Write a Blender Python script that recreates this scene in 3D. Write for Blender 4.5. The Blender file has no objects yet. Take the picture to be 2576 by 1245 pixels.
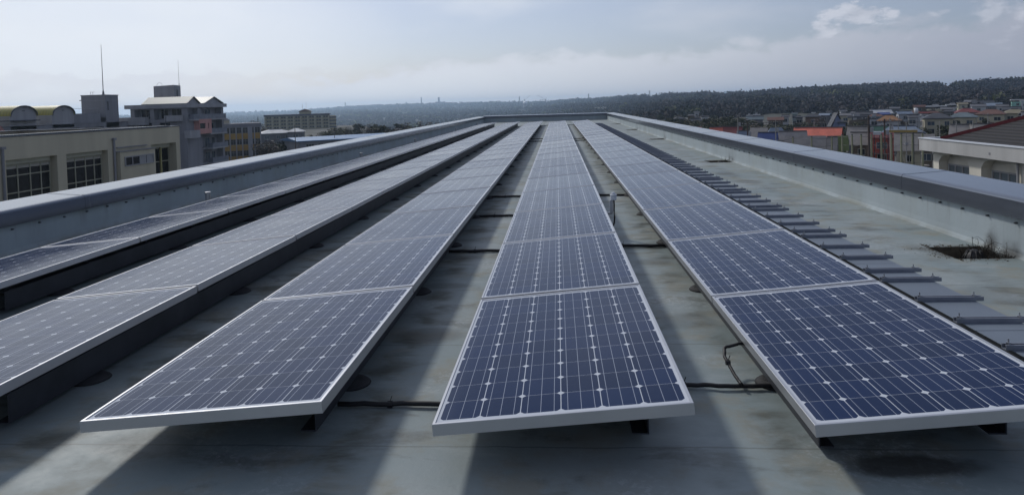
import bpy, math, random
import numpy as np
from mathutils import Vector, Matrix

random.seed(7); np.random.seed(7)
sc = bpy.context.scene
COL = sc.collection

# ------------------------------------------------------------------ camera
PW, PH = 2576.0, 1245.0                 # the photograph's layout grid
FPX, SHY = 1688.8, 0.1825
CAM = Vector((0.0, 0.0, 1.512))
RX = Vector((0.99732498, 0.06711381, -0.02895905))
UP = Vector((0.02680791, 0.03273422, 0.99910450))
FW = Vector((-0.06800166, 0.99720821, -0.03084748))
cd = bpy.data.cameras.new('camera'); cam = bpy.data.objects.new('camera', cd); COL.objects.link(cam)
cd.sensor_width = 36.0; cd.lens = FPX / PW * 36.0; cd.shift_y = -SHY * FPX / PW
cd.clip_start = 0.05; cd.clip_end = 20000
cam.matrix_world = Matrix(((RX.x, UP.x, -FW.x, CAM.x), (RX.y, UP.y, -FW.y, CAM.y), (RX.z, UP.z, -FW.z, CAM.z), (0, 0, 0, 1)))
sc.camera = cam

# ------------------------------------------------------------------ light
SUN_EL, SUN_AZ = math.radians(39), math.radians(-39)      # azimuth from +Y, negative = to the left
SDIR = Vector((math.sin(SUN_AZ) * math.cos(SUN_EL), math.cos(SUN_AZ) * math.cos(SUN_EL), math.sin(SUN_EL)))
sl = bpy.data.lights.new('sun', 'SUN'); sl.energy = 1.8; sl.angle = math.radians(6.0); sl.color = (1.0, 0.97, 0.92)
so = bpy.data.objects.new('sun', sl); COL.objects.link(so); so.rotation_euler = SDIR.to_track_quat('Z', 'Y').to_euler()
so.location = (0, 0, 60)

class NT:
    """small node-tree helper"""
    def __init__(s, tree): s.t = tree; s.n = tree.nodes; s.l = tree.links
    def node(s, typ, **kw):
        n = s.n.new(typ)
        for k, v in kw.items(): setattr(n, k, v)
        return n
    def put(s, sock, v):
        if hasattr(v, 'is_output'): s.l.new(v, sock)
        else: sock.default_value = v
    def m(s, op, a, b=0.0, c=0.0, clamp=False):
        n = s.node('ShaderNodeMath', operation=op, use_clamp=clamp)
        for i, v in enumerate((a, b, c)): s.put(n.inputs[i], v)
        return n.outputs[0]
    def ss(s, x, a, b):
        n = s.node('ShaderNodeMapRange', interpolation_type='SMOOTHSTEP')
        s.put(n.inputs[0], x); s.put(n.inputs[1], a); s.put(n.inputs[2], b); n.inputs[3].default_value = 0; n.inputs[4].default_value = 1
        return n.outputs[0]
    def lin(s, x, a, b, c, d):
        n = s.node('ShaderNodeMapRange'); n.clamp = True
        s.put(n.inputs[0], x)
        for i, v in enumerate((a, b, c, d)): s.put(n.inputs[i + 1], v)
        return n.outputs[0]
    def mix(s, f, a, b):
        n = s.node('ShaderNodeMix', data_type='RGBA')
        s.put(n.inputs[0], f)
        for i, v in ((6, a), (7, b)):
            if not hasattr(v, 'is_output'): v = (v[0], v[1], v[2], 1.0)
            s.put(n.inputs[i], v)
        return n.outputs[2]
    def noise(s, vec, scale, detail=4.0, rough=0.55, dist=0.0):
        n = s.node('ShaderNodeTexNoise'); 
        if vec is not None: s.l.new(vec, n.inputs['Vector'])
        n.inputs['Scale'].default_value = scale; n.inputs['Detail'].default_value = detail
        n.inputs['Roughness'].default_value = rough; n.inputs['Distortion'].default_value = dist
        return n.outputs[0]
    def comb(s, x, y, z):
        n = s.node('ShaderNodeCombineXYZ')
        for i, v in enumerate((x, y, z)): s.put(n.inputs[i], v)
        return n.outputs[0]

# world: physical sky with drifting spring cloud
world = bpy.data.worlds.new('World'); sc.world = world; world.use_nodes = True
w = NT(world.node_tree); w.n.clear()
out = w.node('ShaderNodeOutputWorld')
sky = w.node('ShaderNodeTexSky', sky_type='NISHITA'); sky.sun_disc = False
sky.sun_elevation = SUN_EL; sky.sun_rotation = SUN_AZ; sky.air_density = 1.0; sky.dust_density = 0.9; sky.ozone_density = 2.2
bg1 = w.node('ShaderNodeBackground'); tint = w.node('ShaderNodeMix', data_type='RGBA', blend_type='MULTIPLY'); tint.inputs[0].default_value = 1.0; w.l.new(sky.outputs[0], tint.inputs[6]); tint.inputs[7].default_value = (0.86, 0.86, 1.0, 1); w.l.new(tint.outputs[2], bg1.inputs[0]); bg1.inputs[1].default_value = 0.080
tc = w.node('ShaderNodeTexCoord'); sep = w.node('ShaderNodeSeparateXYZ'); w.l.new(tc.outputs['Generated'], sep.inputs[0])
dx, dy, dz = sep.outputs
az = w.m('ARCTAN2', dx, dy)
cvec = w.comb(w.m('MULTIPLY', az, 1.0), w.m('MULTIPLY', dz, 1.9), 0.0)
n1 = w.noise(cvec, 9.0, 7.0, 0.55, 0.2)
n2 = w.noise(cvec, 26.0, 5.0, 0.6)
n3 = w.noise(w.comb(az, w.m('MULTIPLY', dz, 3.2), 0.4), 3.2, 4.0, 0.5)
lump = w.m('ADD', w.m('MULTIPLY', w.m('SUBTRACT', n1, 0.5), 0.085), w.m('MULTIPLY', w.m('SUBTRACT', n2, 0.5), 0.040))
top = w.m('ADD', w.lin(az, -0.45, -0.05, 0.050, 0.080), w.m('MULTIPLY', w.ss(az, 0.20, 0.50), 0.020))
edge = w.m('ADD', w.m('SUBTRACT', top, dz), lump)
bank = w.m('MULTIPLY', w.m('MULTIPLY', w.ss(edge, -0.010, 0.024), 0.92), w.ss(az, -0.7, -0.3))
rim = w.m('MULTIPLY', w.m('MULTIPLY', w.ss(edge, -0.004, 0.006), w.ss(edge, 0.045, 0.006)), w.lin(az, -0.1, 0.4, 0.8, 0.10))
veil_l = w.m('MULTIPLY', w.ss(az, 0.10, -0.60), w.m('ADD', 0.45, w.m('MULTIPLY', n3, 0.8)))
veil_l = w.m('MULTIPLY', veil_l, w.ss(dz, 0.8, 0.3))
def puff(ca, ce, ra, re, k, lo, hi):
    x_ = w.m('DIVIDE', w.m('SUBTRACT', az, ca), ra); y_ = w.m('DIVIDE', w.m('SUBTRACT', dz, ce), re)
    r_ = w.m('ADD', w.m('MULTIPLY', x_, x_), w.m('MULTIPLY', y_, y_))
    return w.ss(w.m('SUBTRACT', w.m('ADD', w.m('MULTIPLY', n1, 1.5), w.m('MULTIPLY', n2, 1.5)), w.m('MULTIPLY', r_, k)), lo, hi)
cum = w.m('MAXIMUM', puff(0.410, 0.103, 0.040, 0.014, 0.24, 1.06, 1.45), puff(0.372, 0.090, 0.05, 0.011, 0.28, 1.12, 1.55))
cum2 = w.m('MULTIPLY', w.m('MAXIMUM', puff(0.55, 0.095, 0.10, 0.040, 0.42, 1.10, 1.70), puff(0.49, 0.080, 0.05, 0.016, 0.4, 1.2, 1.7)), 0.75)
wisp = w.m('ADD', 0.36, w.m('MULTIPLY', w.ss(n3, 0.48, 0.75), 0.34))
lowair = w.m('MULTIPLY', w.ss(dz, 0.075, 0.0), 0.98)
cov = w.m('MAXIMUM', w.m('MAXIMUM', w.m('MAXIMUM', bank, lowair), veil_l), w.m('MAXIMUM', w.m('MULTIPLY', cum, 0.85), w.m('MAXIMUM', cum2, wisp)), clamp=True)
# cloud brightness rises towards the sun
dot = w.node('ShaderNodeVectorMath', operation='DOT_PRODUCT'); w.l.new(tc.outputs['Generated'], dot.inputs[0]); dot.inputs[1].default_value = SDIR
near_sun = w.ss(dot.outputs['Value'], 0.15, 0.90)
ccol = w.mix(near_sun, (0.345, 0.37, 0.46), (0.82, 0.865, 0.93))
ccol = w.mix(w.m('MULTIPLY', w.ss(n1, 0.40, 0.72), 0.30), ccol, w.mix(near_sun, (0.43, 0.445, 0.52), (0.88, 0.91, 0.96)))
ccol = w.mix(w.m('MULTIPLY', w.m('MAXIMUM', w.m('MULTIPLY', cum, w.ss(n2, 0.35, 0.62)), w.m('MAXIMUM', rim, w.m('MULTIPLY', cum2, w.ss(n2, 0.42, 0.68)))), 0.65), ccol, (0.70, 0.72, 0.80))
bg2 = w.node('ShaderNodeBackground'); w.l.new(ccol, bg2.inputs[0]); bg2.inputs[1].default_value = 1.0
mixs = w.node('ShaderNodeMixShader'); w.l.new(cov, mixs.inputs[0]); w.l.new(bg1.outputs[0], mixs.inputs[1]); w.l.new(bg2.outputs[0], mixs.inputs[2])
w.l.new(mixs.outputs[0], out.inputs[0])

vs = sc.view_settings; vs.view_transform = 'Standard'; vs.look = 'None'; vs.gamma = 1.0; vs.use_curve_mapping = False; vs.exposure = 0.0
sc.cycles.volume_bounces = 2; sc.cycles.max_bounces = 8
HAZE_DENSITY = 1.6e-4

# ------------------------------------------------------------------ layout helpers
def ray(x, y):
    return RX * ((x - PW / 2) / FPX) + UP * (-(y - PH / 2) / FPX - SHY) + FW
def aty(x, y, Y):
    d = ray(x, y); return CAM + d * (Y / d.y)
def atx(x, y, X):
    d = ray(x, y); return CAM + d * (X / d.x)
def hor(x): return 299.5 - 0.0289 * x
def ridge_d(px): return crest_r(math.atan((px - PW / 2) / FPX) - 0.0681) * 0.985
def ground_xy(x, dist):
    """plan position dist metres out in the direction of photo column x"""
    d = ray(x, hor(x)); h = Vector((d.x, d.y, 0)).normalized() * dist
    return h.x, h.y
def z_at(x, y, dist): return CAM.z - (y - hor(x)) * dist * math.cos(math.atan((x - PW / 2) / FPX)) / FPX

ORD = ['first', 'second', 'third', 'fourth', 'fifth', 'sixth', 'seventh', 'eighth', 'ninth', 'tenth', 'eleventh', 'twelfth', 'thirteenth',
       'fourteenth', 'fifteenth', 'sixteenth', 'seventeenth', 'eighteenth', 'nineteenth', 'twentieth']
TENS = {2: 'twenty', 3: 'thirty', 4: 'forty', 5: 'fifty', 6: 'sixty', 7: 'seventy', 8: 'eighty', 9: 'ninety'}
def ordinal(n):                          # n from 1
    if n <= 20: return ORD[n - 1]
    if n >= 100: return 'hundred and ' + ordinal(n - 100) if n > 100 else 'hundredth'
    t, u = divmod(n, 10)
    return (TENS[t] + '-' + ORD[u - 1]) if u else TENS[t][:-1] + 'ieth'

def tag(o, label=None, cat=None, group=None, kind=None):
    if label: o['label'] = label
    if cat: o['category'] = cat
    if group: o['group'] = group
    if kind: o['kind'] = kind
    return o
def thing(name, loc, label, cat, group=None, rz=0.0):
    o = bpy.data.objects.new(name, None); COL.objects.link(o); o.location = loc; o.rotation_euler = (0, 0, rz)
    o.empty_display_size = 0.1
    return tag(o, label, cat, group)

class MB:
    """collects shapes, then links them as ONE mesh object"""
    def __init__(s): s.v = []; s.f = []; s.mi = []; s.cur = 0
    def add(s, vs, fs):
        n = len(s.v); s.v += [tuple(v) for v in vs]; s.f += [tuple(i + n for i in f) for f in fs]; s.mi += [s.cur] * len(fs)
    def box(s, x0, x1, y0, y1, z0, z1):
        s.add([(x0, y0, z0), (x1, y0, z0), (x1, y1, z0), (x0, y1, z0), (x0, y0, z1), (x1, y0, z1), (x1, y1, z1), (x0, y1, z1)],
              [(0, 3, 2, 1), (4, 5, 6, 7), (0, 1, 5, 4), (1, 2, 6, 5), (2, 3, 7, 6), (3, 0, 4, 7)])
    def obox(s, a, b, w_, h_):
        """bar of section w_ x h_ from a to b"""
        a, b = Vector(a), Vector(b); d = (b - a).normalized()
        u = d.cross(Vector((0, 0, 1)));
        if u.length < 1e-4: u = Vector((1, 0, 0))
        u.normalize(); t = u.cross(d)
        P = []
        for p in (a, b):
            for i, j in ((-1, -1), (1, -1), (1, 1), (-1, 1)): P.append(p + u * (i * w_ / 2) + t * (j * h_ / 2))
        s.add(P, [(3, 2, 1, 0), (4, 5, 6, 7), (0, 1, 5, 4), (1, 2, 6, 5), (2, 3, 7, 6), (3, 0, 4, 7)])
    def tube(s, pts, r, n=8, caps=True, r2=None):
        pts = [Vector(p) for p in pts]; rings = []; k = len(pts); base = len(s.v)
        for i, p in enumerate(pts):
            d = (pts[min(i + 1, k - 1)] - pts[max(i - 1, 0)]).normalized()
            u = d.cross(Vector((0, 0, 1)))
            if u.length < 1e-3: u = Vector((1, 0, 0))
            u.normalize(); t = u.cross(d)
            rr = r if r2 is None else r + (r2 - r) * i / (k - 1)
            for j in range(n):
                a = 2 * math.pi * j / n; s.v.append(tuple(p + u * (rr * math.cos(a)) + t * (rr * math.sin(a))))
        F = []
        for i in range(k - 1):
            for j in range(n):
                j2 = (j + 1) % n; F.append((base + i * n + j, base + (i + 1) * n + j, base + (i + 1) * n + j2, base + i * n + j2))
        if caps: F.append(tuple(base + j for j in range(n))); F.append(tuple(base + (k - 1) * n + j for j in reversed(range(n))))
        s.f += F; s.mi += [s.cur] * len(F)
    def lathe(s, prof, cx, cy, n=20):
        base = len(s.v); k = len(prof)
        for r, z in prof:
            for j in range(n):
                a = 2 * math.pi * j / n; s.v.append((cx + r * math.cos(a), cy + r * math.sin(a), z))
        F = []
        for i in range(k - 1):
            for j in range(n):
                j2 = (j + 1) % n; F.append((base + i * n + j, base + i * n + j2, base + (i + 1) * n + j2, base + (i + 1) * n + j))
        F.append(tuple(base + (k - 1) * n + j for j in range(n))); F.append(tuple(base + j for j in reversed(range(n))))
        s.f += F; s.mi += [s.cur] * len(F)
    def extrude(s, prof, fn0, fn1):
        """closed outline prof (list of 2-D points) swept between two placements fn(p)->xyz"""
        n = len(prof); V = [fn0(p) for p in prof] + [fn1(p) for p in prof]
        F = [(i, (i + 1) % n, n + (i + 1) % n, n + i) for i in range(n)] + [tuple(reversed(range(n))), tuple(range(n, 2 * n))]
        s.add(V, F)
    def build(s, name, mats, parent=None, smooth=False, origin=(0, 0, 0)):
        me = bpy.data.meshes.new(name)
        o3 = Vector(origin)
        if parent is not None and origin == (0, 0, 0): pass
        me.from_pydata([tuple(Vector(v) - o3) for v in s.v] if o3.length else s.v, [], s.f)
        if not isinstance(mats, (list, tuple)): mats = [mats]
        for m_ in mats: me.materials.append(m_)
        if len(mats) > 1: me.polygons.foreach_set('material_index', s.mi)
        if smooth: me.polygons.foreach_set('use_smooth', [True] * len(me.polygons))
        me.update()
        return link(name, me, parent)
def link(name, me, parent=None, loc=(0, 0, 0), rz=0.0):
    o = bpy.data.objects.new(name, me); COL.objects.link(o); o.location = loc; o.rotation_euler = (0, 0, rz)
    if parent is not None: o.parent = parent
    return o
def fix_normals(o):
    import bmesh
    b = bmesh.new(); b.from_mesh(o.data); bmesh.ops.recalc_face_normals(b, faces=b.faces[:]); b.to_mesh(o.data); b.free(); return o

# ------------------------------------------------------------------ materials
MATS = {}
def mat(name, col, rough=0.7, metal=0.0, var=0.12, scale=1.5, ior=1.45, streak=False, bump=0.0):
    if name in MATS: return MATS[name]
    m = bpy.data.materials.new(name); m.use_nodes = True; t = NT(m.node_tree); p = t.n['Principled BSDF']
    tcn = t.node('ShaderNodeTexCoord'); vec = tcn.outputs['Object']
    if streak:
        mp = t.node('ShaderNodeMapping'); mp.inputs['Scale'].default_value = (1, 1, 0.12); t.l.new(vec, mp.inputs[0]); vec = mp.outputs[0]
    n_ = t.noise(vec, scale, 5.0, 0.6); f = t.ss(n_, 0.25, 0.75)
    c = t.mix(f, [x * (1 - var) for x in col], [min(1, x * (1 + var)) for x in col])
    t.l.new(c, p.inputs['Base Color']); p.inputs['Roughness'].default_value = rough; p.inputs['Metallic'].default_value = metal; p.inputs['IOR'].default_value = ior
    if bump:
        b = t.node('ShaderNodeBump'); b.inputs['Strength'].default_value = bump; b.inputs['Distance'].default_value = 0.02
        t.l.new(t.noise(tcn.outputs['Object'], scale * 14, 4.0), b.inputs['Height']); t.l.new(b.outputs[0], p.inputs['Normal'])
    MATS[name] = m; return m

def cell_material():
    m = bpy.data.materials.new('solar cells under glass'); m.use_nodes = True; t = NT(m.node_tree); p = t.n['Principled BSDF']
    tcn = t.node('ShaderNodeTexCoord'); s = t.node('ShaderNodeSeparateXYZ'); t.l.new(tcn.outputs['Object'], s.inputs[0])
    u, v = s.outputs[0], s.outputs[1]; P_ = 0.1686
    su = t.m('MULTIPLY', t.m('SUBTRACT', t.m('FRACT', t.m('DIVIDE', u, P_)), 0.5), P_)
    sv = t.m('MULTIPLY', t.m('SUBTRACT', t.m('FRACT', t.m('DIVIDE', v, P_)), 0.5), P_)
    a = t.m('ABSOLUTE', su); b = t.m('ABSOLUTE', sv)
    inside = t.m('MULTIPLY', t.m('LESS_THAN', a, 0.0825), t.m('LESS_THAN', b, 0.0836))
    inside = t.m('MULTIPLY', inside, t.m('LESS_THAN', t.m('ADD', a, b), 0.1510))
    inside = t.m('MULTIPLY', inside, t.m('LESS_THAN', t.m('ABSOLUTE', u), P_ * 3))
    inside = t.m('MULTIPLY', inside, t.m('LESS_THAN', t.m('ABSOLUTE', v), P_ * 5))
    bus = t.m('LESS_THAN', t.m('MINIMUM', a, t.m('ABSOLUTE', t.m('SUBTRACT', a, 0.0557))), 0.00107)
    oi = t.node('ShaderNodeObjectInfo')
    # cell to cell tone differences
    ci = t.m('FLOOR', t.m('DIVIDE', u, P_)); cj = t.m('FLOOR', t.m('DIVIDE', v, P_))
    wn = t.node('ShaderNodeTexWhiteNoise', noise_dimensions='3D'); t.l.new(t.comb(ci, cj, t.m('MULTIPLY', oi.outputs['Random'], 50.0)), wn.inputs[0])
    cell = t.mix(wn.outputs[0], (0.0012, 0.0112, 0.050), (0.0022, 0.0150, 0.066))
    c = t.mix(inside, (0.52, 0.55, 0.60), cell)
    c = t.mix(t.m('MULTIPLY', bus, inside), c, (0.34, 0.37, 0.44))
    dv = t.node('ShaderNodeVectorMath', operation='ADD'); t.l.new(tcn.outputs['Object'], dv.inputs[0]); t.l.new(t.comb(t.m('MULTIPLY', oi.outputs['Random'], 40.0), 0.0, 0.0), dv.inputs[1])
    dn = t.noise(dv.outputs[0], 2.2, 6.0, 0.65)
    dust = t.lin(dn, 0.3, 0.75, 0.002, 0.020)
    # dust gathers along the low edge
    dust = t.m('ADD', dust, t.m('MULTIPLY', t.ss(u, -0.43, -0.52), 0.07))
    c = t.mix(dust, c, (0.27, 0.28, 0.30))
    vo = t.node('ShaderNodeTexVoronoi', feature='F1'); t.l.new(dv.outputs[0], vo.inputs['Vector']); vo.inputs['Scale'].default_value = 2.6
    sp = t.m('MULTIPLY', t.ss(t.m('ADD', vo.outputs['Distance'], t.m('MULTIPLY', t.noise(dv.outputs[0], 60.0, 2.0), 0.03)), 0.050, 0.030), t.m('GREATER_THAN', oi.outputs['Random'], 0.55))
    c = t.mix(t.m('MULTIPLY', sp, 0.55), c, (0.42, 0.42, 0.40))
    rs = t.m('MULTIPLY', t.ss(t.noise(dv.outputs[0], 11.0, 5.0, 0.7), 0.55, 0.75), 0.012)
    c = t.mix(rs, c, (0.35, 0.36, 0.38))
    t.l.new(c, p.inputs['Base Color']); t.l.new(t.m('ADD', t.lin(dn, 0.3, 0.75, 0.09, 0.20), t.m('MULTIPLY', oi.outputs['Random'], 0.05)), p.inputs['Roughness']); p.inputs['IOR'].default_value = 1.225; p.inputs['Specular Tint'].default_value = (0.35, 0.70, 1.0, 1)
    return m

pits = [6.52, 16.3, 26.1, 35.0, 44.4]          # drain pits along the right wall
def floor_material():
    m = bpy.data.materials.new('coated roof membrane'); m.use_nodes = True; t = NT(m.node_tree); p = t.n['Principled BSDF']
    tcn = t.node('ShaderNodeTexCoord'); V = tcn.outputs['Object']; s = t.node('ShaderNodeSeparateXYZ'); t.l.new(V, s.inputs[0]); x, y = s.outputs[0], s.outputs[1]
    big = t.noise(V, 0.55, 5.0, 0.6); mid = t.noise(V, 2.6, 6.0, 0.65); fine = t.noise(V, 38.0, 4.0, 0.7)
    mp = t.node('ShaderNodeMapping'); mp.inputs['Scale'].default_value = (0.75, 1.7, 1); t.l.new(V, mp.inputs[0]); stk = t.noise(mp.outputs[0], 2.4, 6.0, 0.62, 0.3)
    c = t.mix(t.ss(big, 0.35, 0.65), (0.204, 0.252, 0.258), (0.276, 0.311, 0.308))
    c = t.mix(t.m('MULTIPLY', t.ss(mid, 0.46, 0.66), 0.75), c, (0.240, 0.239, 0.198))
    c = t.mix(t.m('MULTIPLY', t.m('MULTIPLY', t.ss(stk, 0.53, 0.66), t.lin(fine, 0.3, 0.6, 0.55, 1.0)), 0.62), c, (0.100, 0.105, 0.097))
    c = t.mix(t.m('MULTIPLY', t.ss(stk, 0.44, 0.28), 0.40), c, (0.344, 0.382, 0.396))
    fl = t.m('MULTIPLY', t.ss(t.noise(V, 1.1, 3.0, 0.5), 0.52, 0.66), t.ss(t.noise(V, 24.0, 5.0, 0.75), 0.50, 0.60))
    c = t.mix(t.m('MULTIPLY', fl, 0.60), c, (0.400, 0.437, 0.460))
    # grime hugging the rows' feet and green algae on the damp side
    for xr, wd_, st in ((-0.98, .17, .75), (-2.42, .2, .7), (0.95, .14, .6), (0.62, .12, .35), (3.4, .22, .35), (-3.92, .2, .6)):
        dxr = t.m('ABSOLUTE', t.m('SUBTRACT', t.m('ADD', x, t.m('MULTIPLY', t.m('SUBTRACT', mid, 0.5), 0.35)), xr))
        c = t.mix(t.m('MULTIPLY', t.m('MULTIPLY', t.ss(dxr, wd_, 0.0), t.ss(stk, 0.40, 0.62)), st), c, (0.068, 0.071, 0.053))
    for py_ in pits:
        ux = t.m('DIVIDE', t.m('SUBTRACT', x, 3.85), .50); uy = t.m('DIVIDE', t.m('SUBTRACT', y, py_), .42)
        r = t.m('ADD', t.m('SQRT', t.m('ADD', t.m('MULTIPLY', ux, ux), t.m('MULTIPLY', uy, uy))), t.m('MULTIPLY', t.m('SUBTRACT', mid, 0.5), 0.9))
        c = t.mix(t.m('MULTIPLY', t.ss(r, 1.0, 0.55), 0.55), c, (0.060, 0.057, 0.046))
    # laps of the sheets, every 1.25 m
    lap = t.m('ABSOLUTE', t.m('SUBTRACT', t.m('FRACT', t.m('ADD', t.m('DIVIDE', t.m('ADD', y, t.m('MULTIPLY', t.m('SUBTRACT', mid, 0.5), 0.05)), 1.255), 0.18)), 0.5))
    c = t.mix(t.m('MULTIPLY', t.ss(lap, 0.007, 0.001), 0.5), c, (0.084, 0.088, 0.083))
    # dried puddle stains: (x, y, half width, half depth, strength)
    for (cx, cy, ax, ay, st) in ((1.385, 2.79, 0.30, 0.115, 1.0), (-1.92, 2.92, 0.28, 0.12, 0.35), (-2.62, 2.75, 0.16, 0.07, 0.45), (-0.90, 4.35, 0.30, 0.16, 0.55), (-0.98, 5.55, 0.25, 0.10, 0.4), (-1.0, 6.6, 0.25, 0.12, 0.55),
                                 (3.05, 9.6, 0.22, 0.25, 0.4), (3.2, 5.1, 0.4, 0.3, 0.30), (3.3, 13.6, 0.25, 0.4, 0.45), (3.35, 12.3, 0.3, 0.3, 0.35), (-1.0, 8.0, 0.22, 0.12, 0.55), (-0.98, 9.6, 0.2, 0.14, 0.4), (0.85, 4.6, 0.22, 0.2, 0.35), (0.86, 6.3, 0.2, 0.15, 0.45)):
        ux = t.m('DIVIDE', t.m('SUBTRACT', x, cx), ax); uy = t.m('DIVIDE', t.m('SUBTRACT', y, cy), ay)
        r = t.m('ADD', t.m('SQRT', t.m('ADD', t.m('MULTIPLY', ux, ux), t.m('MULTIPLY', uy, uy))), t.m('MULTIPLY', t.m('SUBTRACT', mid, 0.5), 1.5))
        c = t.mix(t.m('MULTIPLY', t.ss(r, 1.05, 0.6), 0.8 * st), c, (0.036, 0.035, 0.031))
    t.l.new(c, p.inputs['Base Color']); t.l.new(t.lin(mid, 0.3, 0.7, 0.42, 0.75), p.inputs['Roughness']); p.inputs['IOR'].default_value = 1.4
    b = t.node('ShaderNodeBump'); b.inputs['Strength'].default_value = 0.25; b.inputs['Distance'].default_value = 0.01
    t.l.new(t.m('ADD', t.m('MULTIPLY', fine, 0.5), mid), b.inputs['Height']); t.l.new(b.outputs[0], p.inputs['Normal'])
    return m

def stripe_material(name, c1, c2, axis, period, duty, rough=0.5, soft=0.08, bump=0.6, var=0.15):
    """ribbed or tiled sheet: ribs across one object axis"""
    if name in MATS: return MATS[name]
    m = bpy.data.materials.new(name); m.use_nodes = True; t = NT(m.node_tree); p = t.n['Principled BSDF']
    tcn = t.node('ShaderNodeTexCoord'); s = t.node('ShaderNodeSeparateXYZ'); t.l.new(tcn.outputs['Object'], s.inputs[0])
    k = t.m('ABSOLUTE', t.m('SUBTRACT', t.m('FRACT', t.m('DIVIDE', s.outputs[axis], period)), 0.5))
    f = t.ss(k, duty / 2 - soft, duty / 2 + soft)
    n_ = t.noise(tcn.outputs['Object'], 0.9, 6.0, 0.65)
    a = t.mix(n_, [q * (1 - var) for q in c1], [q * (1 + var) for q in c1])
    t.l.new(t.mix(f, a, c2), p.inputs['Base Color']); p.inputs['Roughness'].default_value = rough
    b = t.node('ShaderNodeBump'); b.inputs['Strength'].default_value = bump; b.inputs['Distance'].default_value = 0.05; b.invert = True
    t.l.new(f, b.inputs['Height']); t.l.new(b.outputs[0], p.inputs['Normal'])
    MATS[name] = m; return m

def foliage_material(name, dark, light, var=0.5):
    if name in MATS: return MATS[name]
    m = bpy.data.materials.new(name); m.use_nodes = True; t = NT(m.node_tree); p = t.n['Principled BSDF']
    at = t.node('ShaderNodeAttribute', attribute_name='tone'); oi = t.node('ShaderNodeObjectInfo')
    f = t.m('ADD', t.m('MULTIPLY', at.outputs['Fac'], 0.8), t.m('MULTIPLY', oi.outputs['Random'], 0.25), clamp=True)
    t.l.new(t.mix(f, dark, light), p.inputs['Base Color']); p.inputs['Roughness'].default_value = 0.75
    MATS[name] = m; return m

M_CELL = cell_material(); M_FLOOR = floor_material()
M_ALU = mat('anodised aluminium', (0.50, 0.51, 0.53), 0.38, 0.75, 0.06, 3.0)
M_GALV = mat('dark galvanised steel', (0.055, 0.06, 0.072), 0.5, 0.5, 0.2, 4.0)
M_STEEL = mat('bright steel', (0.45, 0.46, 0.48), 0.35, 0.8, 0.15, 6.0)
M_DUCT = mat('grey painted duct sheet', (0.155, 0.185, 0.225), 0.48, 0.1, 0.10, 1.2)
M_BAR = mat('zinc strut channel', (0.22, 0.24, 0.285), 0.45, 0.3, 0.2, 5.0)
M_BLACK = mat('black rubber', (0.012, 0.012, 0.014), 0.55, 0, 0.2, 5)
M_BITUM = mat('bitumen pad', (0.030, 0.031, 0.034), 0.8, 0, 0.3, 8)
M_CONC = mat('pale concrete', (0.30, 0.30, 0.29), 0.85, 0, 0.2, 4)
M_PWALL = mat('mint coated parapet', (0.315, 0.365, 0.385), 0.75, 0, 0.13, 0.9, streak=True, bump=0.15)
M_COPE = mat('blue grey coping metal', (0.160, 0.180, 0.215), 0.17, 0.7, 0.06, 0.8)
M_DARKREC = mat('black soot and soil', (0.030, 0.026, 0.020), 0.95, 0, 0.4, 14)
M_SOIL = mat('pit silt', (0.075, 0.062, 0.044), 0.95, 0, 0.4, 12)
M_STRAW = mat('dead straw', (0.13, 0.10, 0.06), 0.9, 0, 0.3, 12)
M_WHITEP = mat('white plastic', (0.62, 0.65, 0.68), 0.4, 0, 0.05, 4)
M_GLASSD = mat('dark window glass', (0.014, 0.018, 0.022), 0.22, 0, 0.3, 0.6, ior=1.5)
M_GLASSB = mat('blue grey window glass', (0.06, 0.08, 0.10), 0.10, 0, 0.3, 0.8, ior=1.5)

# ------------------------------------------------------------------ rooftop
XL, XR, Y0, Y1 = -6.15, 4.10, -4.0, 56.0
GZ = -13.0
fb = MB(); PX0, PHALF, PD = 3.56, 0.25, 0.11
def floor_quad(x0, x1, y0, y1): fb.add([(x0, y0, 0), (x1, y0, 0), (x1, y1, 0), (x0, y1, 0)], [(0, 1, 2, 3)])
floor_quad(XL - 0.1, PX0, Y0, Y1 + 0.1)
yy = Y0
for py in pits: floor_quad(PX0, XR + 0.1, yy, py - PHALF); yy = py + PHALF
floor_quad(PX0, XR + 0.1, yy, Y1 + 0.1)
tag(fb.build('rooftop_floor', M_FLOOR), kind='structure')

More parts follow.
